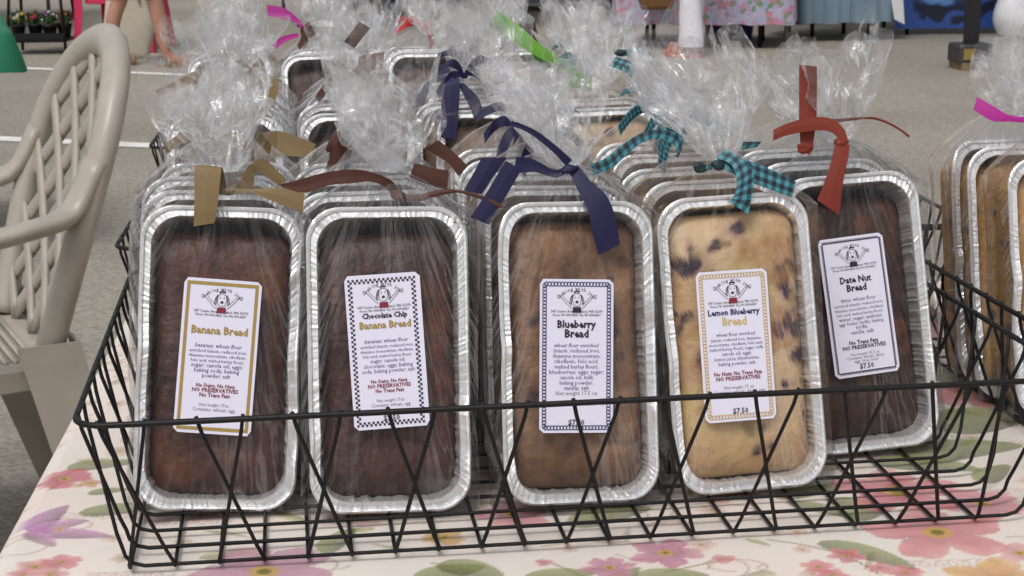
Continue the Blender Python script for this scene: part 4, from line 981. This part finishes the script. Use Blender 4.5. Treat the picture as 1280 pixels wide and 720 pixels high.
# blue table with a painted front
def banner_table():
    cs = rect_on_ground(1118, 44, 1460, 40, .8); cen = sum(cs)/4
    root = thing('covered_table', 'table with bright blue painted front showing dark brush swirls', 'table', (cen[0], cen[1], 0))
    L = [c-cen for c in cs]; a, b = L[0], L[1]; n = 150; mz = 70; d = (b-a)/n; nn = np.array([d[1], -d[0]])/np.linalg.norm(d)
    V = []; C_ = []
    for j in range(mz+1):
        for i in range(n+1):
            p = a+d*i; z = .05+.69*j/mz; V.append((p[0]+nn[0]*.01*math.sin(i*.2)*(1-j/mz), p[1]+nn[1]*.01*math.sin(i*.2)*(1-j/mz), z)); C_.append((i/n*np.linalg.norm(b-a), z))
    F = [(j*(n+1)+i, j*(n+1)+i+1, (j+1)*(n+1)+i+1, (j+1)*(n+1)+i) for j in range(mz) for i in range(n)]
    me = bpy.data.meshes.new('painted_front'); me.from_pydata(V, [], F); me.polygons.foreach_set('use_smooth', [True]*len(F))
    U = np.array(C_); col = np.empty((len(U), 3)); col[:] = (.035, .09, .33)
    x, z = U[:,0], U[:,1]; P3 = np.stack([x, z, x*0], -1)
    ra = np.hypot((x-.36), (z-.34)*1.5); wob = .03*Waves(3, 30)(P3); an = np.arctan2(z-.34, x-.36)
    lt = smooth01((.17-ra)/.03+.5); col = col*(1-.75*lt[:,None])+np.array((.13, .33, .66))*.75*lt[:,None]
    lt2 = smooth01(1-np.abs(ra-.10+wob*.4)/.03); col = col*(1-.5*lt2[:,None])+np.array((.45, .6, .75))*.5*lt2[:,None]
    dk = smooth01((.055+.035*np.sin(an*3+1)-np.abs(ra-.22+wob))/.02+.5)*smooth01(-(z-.34)*9)
    tail = smooth01((.03-np.abs(z-(.16+.35*(x-.62)))+wob*.6)/.02+.5)*((x > .45) & (x < .95))+smooth01((.025-np.abs(z-(.17-.3*(x-.12)))+wob*.6)/.02+.5)*((x > .0) & (x < .25))
    dk = np.clip(dk+tail, 0, 1)
    col = col*(1-.92*dk[:,None])+np.array((.012, .012, .02))*.92*dk[:,None]
    set_paint(me, col); me.materials.append(attr_mat('painted_vinyl', rough=.5, var=.06)); link('painted_front', me, root)
    q = MB(); top = [(*p, .745) for p in L]; bot = [(*p, .725) for p in L]; q.sweep([bot, top], cap0=True, cap1=True); q.build('table_top', mat('blue_vinyl', (.035, .09, .33), .5, var=.05), root)
    for c in L: q = MB(); q.tube([(c[0]*.9, c[1]*.9, .73), (c[0]*.9, c[1]*.9, 0)], .016, 8); q.build('leg', MT['wire'], root, True)
banner_table()
# blue tub under the pink table
def tub():
    p = onz(915, 52, 0); root = thing('storage_tub', 'dark blue plastic tub on the ground under the floral table', 'tub', (p[0], p[1]+.2, 0))
    loops = []
    for z, k in ((0, .86), (.02, .88), (.2, .98), (.215, 1.04), (.235, 1.04), (.235, .97), (.03, .85)):
        L, _ = rrect(.19*k, -.15*k, .15*k, .03, 48); loops.append([(a, b, z) for a, b in L])
    q = MB(); q.sweep(loops, cap0=True, cap1=True); m = mat('dark_blue_plastic', (.02, .025, .16), .4, var=.05); q.build('tub_body', m, root, False)
    for sx in (-1, 1): q = MB(); q.box((sx*.2, 0, .19), (.02, .1, .03)); q.build('handle', m, root)
tub()
# black post standing in a weighted base
def post():
    p = onz(1217, 88, 0); root = thing('canopy_post', 'black square post standing in a dark base with a brass plate', 'post', (p[0], p[1]+.1, 0), .12)
    blk = mat('black_painted_steel', (.012, .012, .014), .4, 0, var=.1); bs = mat('dark_grey_base', (.035, .034, .034), .5, var=.2, vscale=15)
    q = MB(); q.box((0, 0, 1.2), (.078, .078, 2.1)); q.build('post_tube', blk, root)
    loops = []
    for z, k in ((.05, 1), (.06, 1.02), (.15, 1.02), (.165, .96)):
        L, _ = rrect(.115*k, -.11*k, .11*k, .012, 32); loops.append([(a, b, z) for a, b in L])
    q = MB(); q.sweep(loops, cap0=True, cap1=True); q.build('base', bs, root)
    q = MB(); q.box((-.055, -.114, .105), (.07, .006, .07)); q.build('brass_plate', mat('brass', (.45, .32, .1), .35, .7, var=.1), root)
    for sx in (-1, 1):
        q = MB(); q.box((sx*.07, 0, .025), (.05, .24, .05)); q.build('foot', mat('worn_timber', (.22, .16, .08), .7, var=.2), root)
post()
# white shopping bag slumped on the ground
def shopping_bag():
    p = onz(1270, 46, 0); root = thing('shopping_bag', 'slumped white plastic shopping bag by the blue painted table', 'bag', (p[0], p[1], 0))
    w1 = Waves(4, 14); loops = []
    for k in range(14):
        t = k/13; z = .40*t; R = .17*(.85+.3*math.sin(t*PI))*(1-.25*t); L = []
        for j in range(40):
            a = 2*PI*j/40; v = np.array([R*math.cos(a), R*.7*math.sin(a), z]); v[:2] *= 1+.13*float(w1(v[None])[0]); L.append(v)
        loops.append(L)
    m = mat('white_plastic_film', (.72, .72, .74), .35, var=.05, vscale=20, bump=.4, bscale=40); q = MB(); q.sweep(loops, cap0=True); q.build('bag_body', m, root, True)
    for sy in (-1, 1): q = MB(); q.tube([(-.06, sy*.07, .38), (-.05, sy*.04, .48), (0, sy*.02, .52), (.05, sy*.04, .48), (.06, sy*.07, .38)], .012, 6, flat=(1, .3)); q.build('handle', m, root, True)
shopping_bag()

# ------------------------------------------------------------------ unseen canopies added to shade the far ground
def canopy(x, y, w_, d_, label, m):
    root = thing('added_shade_canopy', label, 'tent', (x, y, 0))
    a, b = w_/2, d_/2; q = MB()
    q.add([(-a, -b, 2.3), (a, -b, 2.3), (a, b, 2.3), (-a, b, 2.3), (0, 0, 3.1)], [(0, 1, 4), (1, 2, 4), (2, 3, 4), (3, 0, 4)])
    for p0, p1 in (((-a, -b), (a, -b)), ((a, -b), (a, b)), ((a, b), (-a, b)), ((-a, b), (-a, -b))):
        q.add([(*p0, 2.05), (*p1, 2.05), (*p1, 2.3), (*p0, 2.3)], [(0, 1, 2, 3)])
    q.build('roof', m, root)
    for sx in (-1, 1):
        for sy in (-1, 1): q = MB(); q.tube([(sx*(a-.03), sy*(b-.03), 0), (sx*(a-.03), sy*(b-.03), 2.3)], .018, 8); q.build('pole', steel, root, True)
tentw = mat('white_tent_canvas', (.7, .7, .72), .8, var=.03, vscale=3)
canopy(-6.1, 14.0, 3.6, 4.0, 'unseen white canopy added to shade the ground by the plant stand', tentw)
canopy(-.2, 15.4, 4.2, 3.4, 'unseen white canopy added to shade the slate grey table', mat('cream_tent_canvas', (.62, .58, .5), .8, var=.03, vscale=3))
canopy(4.3, 14.2, 4.6, 3.6, 'unseen blue canopy added to shade the painted table', mat('blue_tent_canvas', (.06, .12, .35), .8, var=.03, vscale=3))
# ------------------------------------------------------------------ flowers
def foliage(n, c, rad, size, seed, flat=0):
    r = random.Random(seed); m = MB()
    for _ in range(n):
        while True:
            p = Vector((r.uniform(-1, 1), r.uniform(-1, 1), r.uniform(-1, 1)))
            if p.length < 1: break
        q = Vector((c[0]+p.x*rad[0], c[1]+p.y*rad[1], c[2]+p.z*rad[2])); a = Vector((r.uniform(-1, 1), r.uniform(-1, 1), r.uniform(-.3, 1))).normalized(); b = a.cross(Vector((r.uniform(-1, 1), r.uniform(-1, 1), r.uniform(-1, 1)))).normalized()
        s = size*r.uniform(.6, 1.3); m.add([q-a*s, q+b*s*.45, q+a*s, q-b*s*.45], [(0, 1, 2, 3)])
    return m
def bloom_mesh(n, c, rad, size, seed):
    r = random.Random(seed); m = MB()
    for _ in range(n):
        a = r.uniform(0, 6.3); h = r.uniform(-.2, 1); k = math.sqrt(max(0, 1-h*h)); p = Vector((c[0]+rad[0]*k*math.cos(a), c[1]+rad[1]*k*math.sin(a), c[2]+rad[2]*h))
        ax = (p-Vector(c)).normalized(); u = ax.orthogonal().normalized(); v = ax.cross(u); s = size*r.uniform(.7, 1.2)
        ring = [p+ax*.3*s]+[p+(u*math.cos(t*PI/5)+v*math.sin(t*PI/5))*s*(1 if t % 2 == 0 else .55)+ax*.15*s for t in range(10)]
        m.add(ring, [(0, i+1, (i+1) % 10+1) for i in range(10)])
    return m
leafm = mat('leaf_green', (.045, .10, .03), .6, var=.4, vscale=25)
FC = dict(red=mat('red_petals', (.42, .015, .02), .6, var=.2), white=mat('white_petals', (.7, .68, .62), .6, var=.1), orange=mat('orange_petals', (.55, .16, .05), .6, var=.2), yellow=mat('yellow_petals', (.6, .45, .05), .6, var=.2), pink=mat('pink_petals', (.55, .12, .25), .6, var=.2), purple=mat('purple_petals', (.16, .06, .2), .6, var=.2))
potm = mat('dark_plastic_pot', (.03, .03, .035), .5, var=.1)
def flower_pot(p, r, h, cols, label, seed, spread=1.0, group=None):
    root = thing('flower_pot', label, 'flower pot', p, 0, group)
    q = MB(); loops = [[(k*math.cos(2*PI*j/20), k*math.sin(2*PI*j/20), z) for j in range(20)] for z, k in ((0, r*.7), (h*.9, r), (h*.9, r*1.08), (h, r*1.08), (h, r*.95), (h*.85, r*.9))]
    q.sweep(loops, cap0=True, cap1=True); q.build('pot', potm, root, True)
    foliage(220, (0, 0, h+r*.8), (r*1.5*spread, r*1.5*spread, r*1.0), r*.3, seed).build('foliage', leafm, root)
    for i, cn in enumerate(cols): bloom_mesh(16, (0, 0, h+r*.8), (r*1.4*spread, r*1.4*spread, r*1.1), r*.28, seed+i+5).build('blossom', FC[cn], root)
    return root
def plant_stand():
    a, b = onz(8, 70, 0), onz(84, 68, 0); cen = (a+b)/2; wd = np.linalg.norm(b-a); root = thing('plant_stand', 'black metal plant stand holding potted flowers', 'plant stand', (cen[0], cen[1]+.2, 0))
    for sx in (-1, 1):
        for sy in (-1, 1): q = MB(); q.tube([(sx*wd*.5, sy*.2, 0), (sx*wd*.36, sy*.1, .9)], .012, 8); q.build('leg', MT['wire'], root, True)
    for z, k in ((.1, .48), (.5, .42)):
        q = MB(); q.box((0, 0, z), (2*wd*k, .36*k/.48, .02)); q.build('shelf', MT['wire'], root)
        q = MB(); q.box((0, -.19*k/.48, z+.035), (2*wd*k, .012, .05)); q.build('shelf_rail', MT['wire'], root)
    for i, (dx, cols, lb) in enumerate(((-.18, ('yellow', 'white'), 'potted yellow and white flowers on the black stand'), (-.06, ('red',), 'potted deep red flowers on the black stand'), (.07, ('white', 'purple'), 'potted white and purple flowers on the black stand'), (.17, ('orange', 'red'), 'potted orange and red flowers on the black stand'))):
        flower_pot((cen[0]+dx*wd/.46, cen[1]+.16+.06*(i % 2), .11), .055, .10, cols, lb, 10+i, .9)
plant_stand()
def planter():
    p = onz(462, 20, 0); root = thing('flower_planter', 'low planter overflowing with red and yellow flowers', 'planter', (p[0], p[1]+.15, 0))
    q = MB(); loops = [[(a, b, z) for a, b in rrect(.24*k, -.13*k, .13*k, .02, 40)[0]] for z, k in ((0, .9), (.14, 1), (.16, 1.04), (.16, .94), (.12, .92))]
    q.sweep(loops, cap0=True, cap1=True); q.build('trough', potm, root)
    foliage(500, (0, 0, .22), (.3, .2, .14), .035, 3).build('foliage', leafm, root)
    for i, c in enumerate(('red', 'pink', 'yellow', 'red')): bloom_mesh(18, (0, -.02, .22), (.28, .19, .15), .03, 30+i).build('blossom', FC[c], root)
planter()
def bucket():
    p = onz(995, 30, 0); flower_pot((p[0], p[1], 0), .10, .2, ('red', 'orange'), 'dark bucket of red flowers between the floral and blue tables', 44, .9)
bucket()
pinkpl = mat('hot_pink_plastic', (.62, .03, .10), .4, var=.04)
pc_ = onz(150, 66, 0); plastic_chair((pc_[0], pc_[1]+.25, 0), math.radians(172), pinkpl, 'hot pink plastic armchair behind the bare legged person')

# ------------------------------------------------------------------ people
def person(loc, rz, label, trousers, tops, skin, bottoms, stride=.16, shorts=False, shoe=None, hair=(.05, .03, .02)):
    root = thing('person', label, 'person', loc, rz)
    J_ = {}
    V, E_, R_ = [], [], []
    def v(p, r): V.append(p); R_.append(r); return len(V)-1
    pel = v((0, 0, .93), (.15, .105)); spn = v((0, 0, 1.12), (.135, .095)); ch = v((0, 0, 1.33), (.155, .105)); nk = v((0, -.01, 1.47), (.055, .055)); hd0 = v((0, .01, 1.55), (.07, .08)); hd1 = v((0, .015, 1.64), (.077, .09)); hd2 = v((0, .01, 1.72), (.05, .06))
    E_ += [(pel, spn), (spn, ch), (ch, nk), (nk, hd0), (hd0, hd1), (hd1, hd2)]
    feet = []
    for sx in (-1, 1):
        yo = stride*sx
        hp = v((sx*.09, 0, .86), (.092, .095)); kn = v((sx*.11, yo*.55+.02, .48), (.058, .062)); cf = v((sx*.115, yo*.8, .33), (.055, .06)); an = v((sx*.12, yo, .085), (.034, .038)); ft = v((sx*.13, yo+.06, .045), (.038, .028)); to = v((sx*.14, yo+.16, .03), (.04, .018))
        E_ += [(pel, hp), (hp, kn), (kn, cf), (cf, an), (an, ft), (ft, to)]; feet.append((sx*.13, yo+.055))
        sh = v((sx*.18, 0, 1.39), (.06, .06)); el = v((sx*.235, -.03, 1.12), (.042, .042)); wr = v((sx*.235, .06, .90), (.028, .03)); pm = v((sx*.23, .09, .83), (.038, .02))
        E_ += [(ch, sh), (sh, el), (el, wr), (wr, pm)]
        for k in range(5):
            a = v((sx*.23+(k-2)*.016, .10+.01*(k == 0), .79-.01*(k in (1, 2))), (.009, .009)); b = v((sx*.23+(k-2)*.02, .115, .755-.012*(k in (1, 2))), (.008, .008)); E_ += [(pm, a), (a, b)]
    me = bpy.data.meshes.new('body'); me.from_pydata(V, E_, []); o = link('body', me, root); me.materials.append(skin)
    md = o.modifiers.new('skin', 'SKIN')
    for i, s in enumerate(me.skin_vertices[0].data): s.radius = R_[i]; s.use_root = (i == 0)
    md.use_smooth_shade = True; sb = o.modifiers.new('subd', 'SUBSURF'); sb.levels = 2; sb.render_levels = 2
    w1 = Waves(8, 30)
    for sx in (-1, 1):
        yo = stride*sx; q = MB(); loops = []
        zend = .50 if shorts else .075
        for k in range(22):
            t = k/21; z = .95+(zend-.95)*t
            kx = (.95-z)/.87; x = sx*(.075+.045*kx); y = yo*kx**1.3
            R = (.125-.045*t) if shorts else (.12-.05*min(1, t*1.6)+(.012*t))
            R = max(R, .075 if not shorts else .1)
            L = []
            for j in range(28):
                a = 2*PI*j/28; p = np.array([x+R*.9*math.cos(a), y+R*math.sin(a), z]); f = 1+.05*float(w1(p[None])[0]); L.append((x+(p[0]-x)*f, y+(p[1]-y)*f, z))
            loops.append(L)
        q.sweep(loops); q.build('trouser_leg', bottoms, root, True)
        q = MB(); fx, fy = sx*.135, yo+.06; L0 = []
        sole = [(fx+.05*math.cos(a)*(1 if math.sin(a) > 0 else .8), fy+.14*math.sin(a)) for a in np.linspace(0, 2*PI, 24, endpoint=False)]
        q.sweep([[(a, b, 0) for a, b in sole], [(a, b, .024) for a, b in sole]], cap0=True, cap1=True); so_ = q.build('sandal', shoe, root)
        for dy in (.09, .03, -.05):
            q = MB(); q.tube([(fx-.05, fy+dy, .012), (fx-.03, fy+dy, .062), (fx, fy+dy, .075), (fx+.03, fy+dy, .062), (fx+.05, fy+dy, .012)], .011, 6, flat=(1, .35)); q.build('strap', shoe, so_, True)
    q = MB(); loops = []
    for z, rx, ry in ((.88, .20, .145), (1.0, .185, .135), (1.15, .165, .12), (1.32, .195, .135), (1.42, .17, .11), (1.47, .08, .07)): loops.append([(rx*math.cos(a), ry*math.sin(a), z) for a in np.linspace(0, 2*PI, 32, endpoint=False)])
    q.sweep(loops); q.build('shirt', tops, root, True)
    q = MB(); loops = []
    for k in range(10):
        a = PI*.62*k/9; loops.append([((.09*math.sin(a)+.004)*math.cos(b), -.012+(.105*math.sin(a)+.004)*math.sin(b), 1.655+.11*math.cos(a)-(.05*max(0, -math.sin(b))*k/9)) for b in np.linspace(0, 2*PI, 28, endpoint=False)])
    q.sweep(loops); q.build('hair', mat('hair', hair, .5, var=.2), root, True)
    fm = mat('eye', (.02, .015, .012), .2)
    for sx in (-1, 1):
        q = MB(); q.tube([(sx*.03, .088, 1.625), (sx*.03, .102, 1.625)], .011, 8); q.build('eye', fm, root, True)
        q = MB(); q.tube([(sx*.08, .0, 1.60), (sx*.092, -.005, 1.625), (sx*.085, -.01, 1.655)], .012, 6); q.build('ear', skin, root, True)
    q = MB(); q.tube([(0, .095, 1.625), (0, .118, 1.59), (0, .098, 1.582)], .012, 8); q.build('nose', skin, root, True)
    q = MB(); q.tube([(-.025, .088, 1.553), (0, .098, 1.55), (.025, .088, 1.553)], .006, 6); q.build('mouth', mat('lips', (.35, .1, .09), .5), root, True)
    return root
skin1 = mat('skin_light', (.45, .23, .16), .5, var=.06, spec=.4); whitecot = mat('white_cotton', (.72, .70, .74), .8, var=.04, vscale=12); cream = mat('cream_cotton', (.55, .49, .40), .8, var=.05)
p1 = onz(868, 70, 0); person((p1[0]-.02, p1[1]+.05, 0), math.radians(62), 'person in white trousers and coral sandals by the floral table', None, mat('coral_shirt', (.5, .2, .15), .8, var=.05), skin1, whitecot, stride=.05, shoe=mat('coral_leather', (.55, .14, .07), .5, var=.1))
p2 = onz(190, 84, 0); person((p2[0]-.1, p2[1]+.05, 0), math.radians(-70), 'person with bare legs in cream knee length shorts by the pink chair', None, mat('olive_shirt', (.2, .2, .12), .8, var=.05), skin1, cream, stride=.17, shorts=True, shoe=mat('tan_leather', (.3, .18, .1), .5, var=.1))
def tote(p, label, m, w_, h_, z0):
    root = thing('tote_bag', label, 'bag', p, .1); w1 = Waves(6, 18); loops = []
    for k in range(10):
        t = k/9; R = .5*(.8+.25*math.sin(t*PI)); L = []
        for a, b in rrect(w_*R, -.06*R*2, .06*R*2, .03, 40)[0]:
            v = np.array([a, b, z0+h_*t]); f = 1+.06*float(w1(v[None])[0]); L.append((a*f, b*f, v[2]))
        loops.append(L)
    q = MB(); q.sweep(loops, cap0=True); q.build('bag_body', m, root, True)
    for sy in (-1, 1): q = MB(); q.tube([(-w_*.25, sy*.06, z0+h_*.95), (-w_*.2, sy*.04, z0+h_*1.3), (0, sy*.03, z0+h_*1.45), (w_*.2, sy*.04, z0+h_*1.3), (w_*.25, sy*.06, z0+h_*.95)], .01, 6); q.build('handle', m, root, True)
pb = onz(160, 76, 0); tote((pb[0], pb[1]+.1, 0), 'cream cloth tote standing behind the bare legged person', cream, .34, .42, 0)
pbb = onz(826, 66, 0); tote((pbb[0]-.02, pbb[1]+.15, 0), 'brown bag held beside the white trousers', mat('brown_leather', (.2, .10, .04), .5, var=.15), .28, .34, .30)
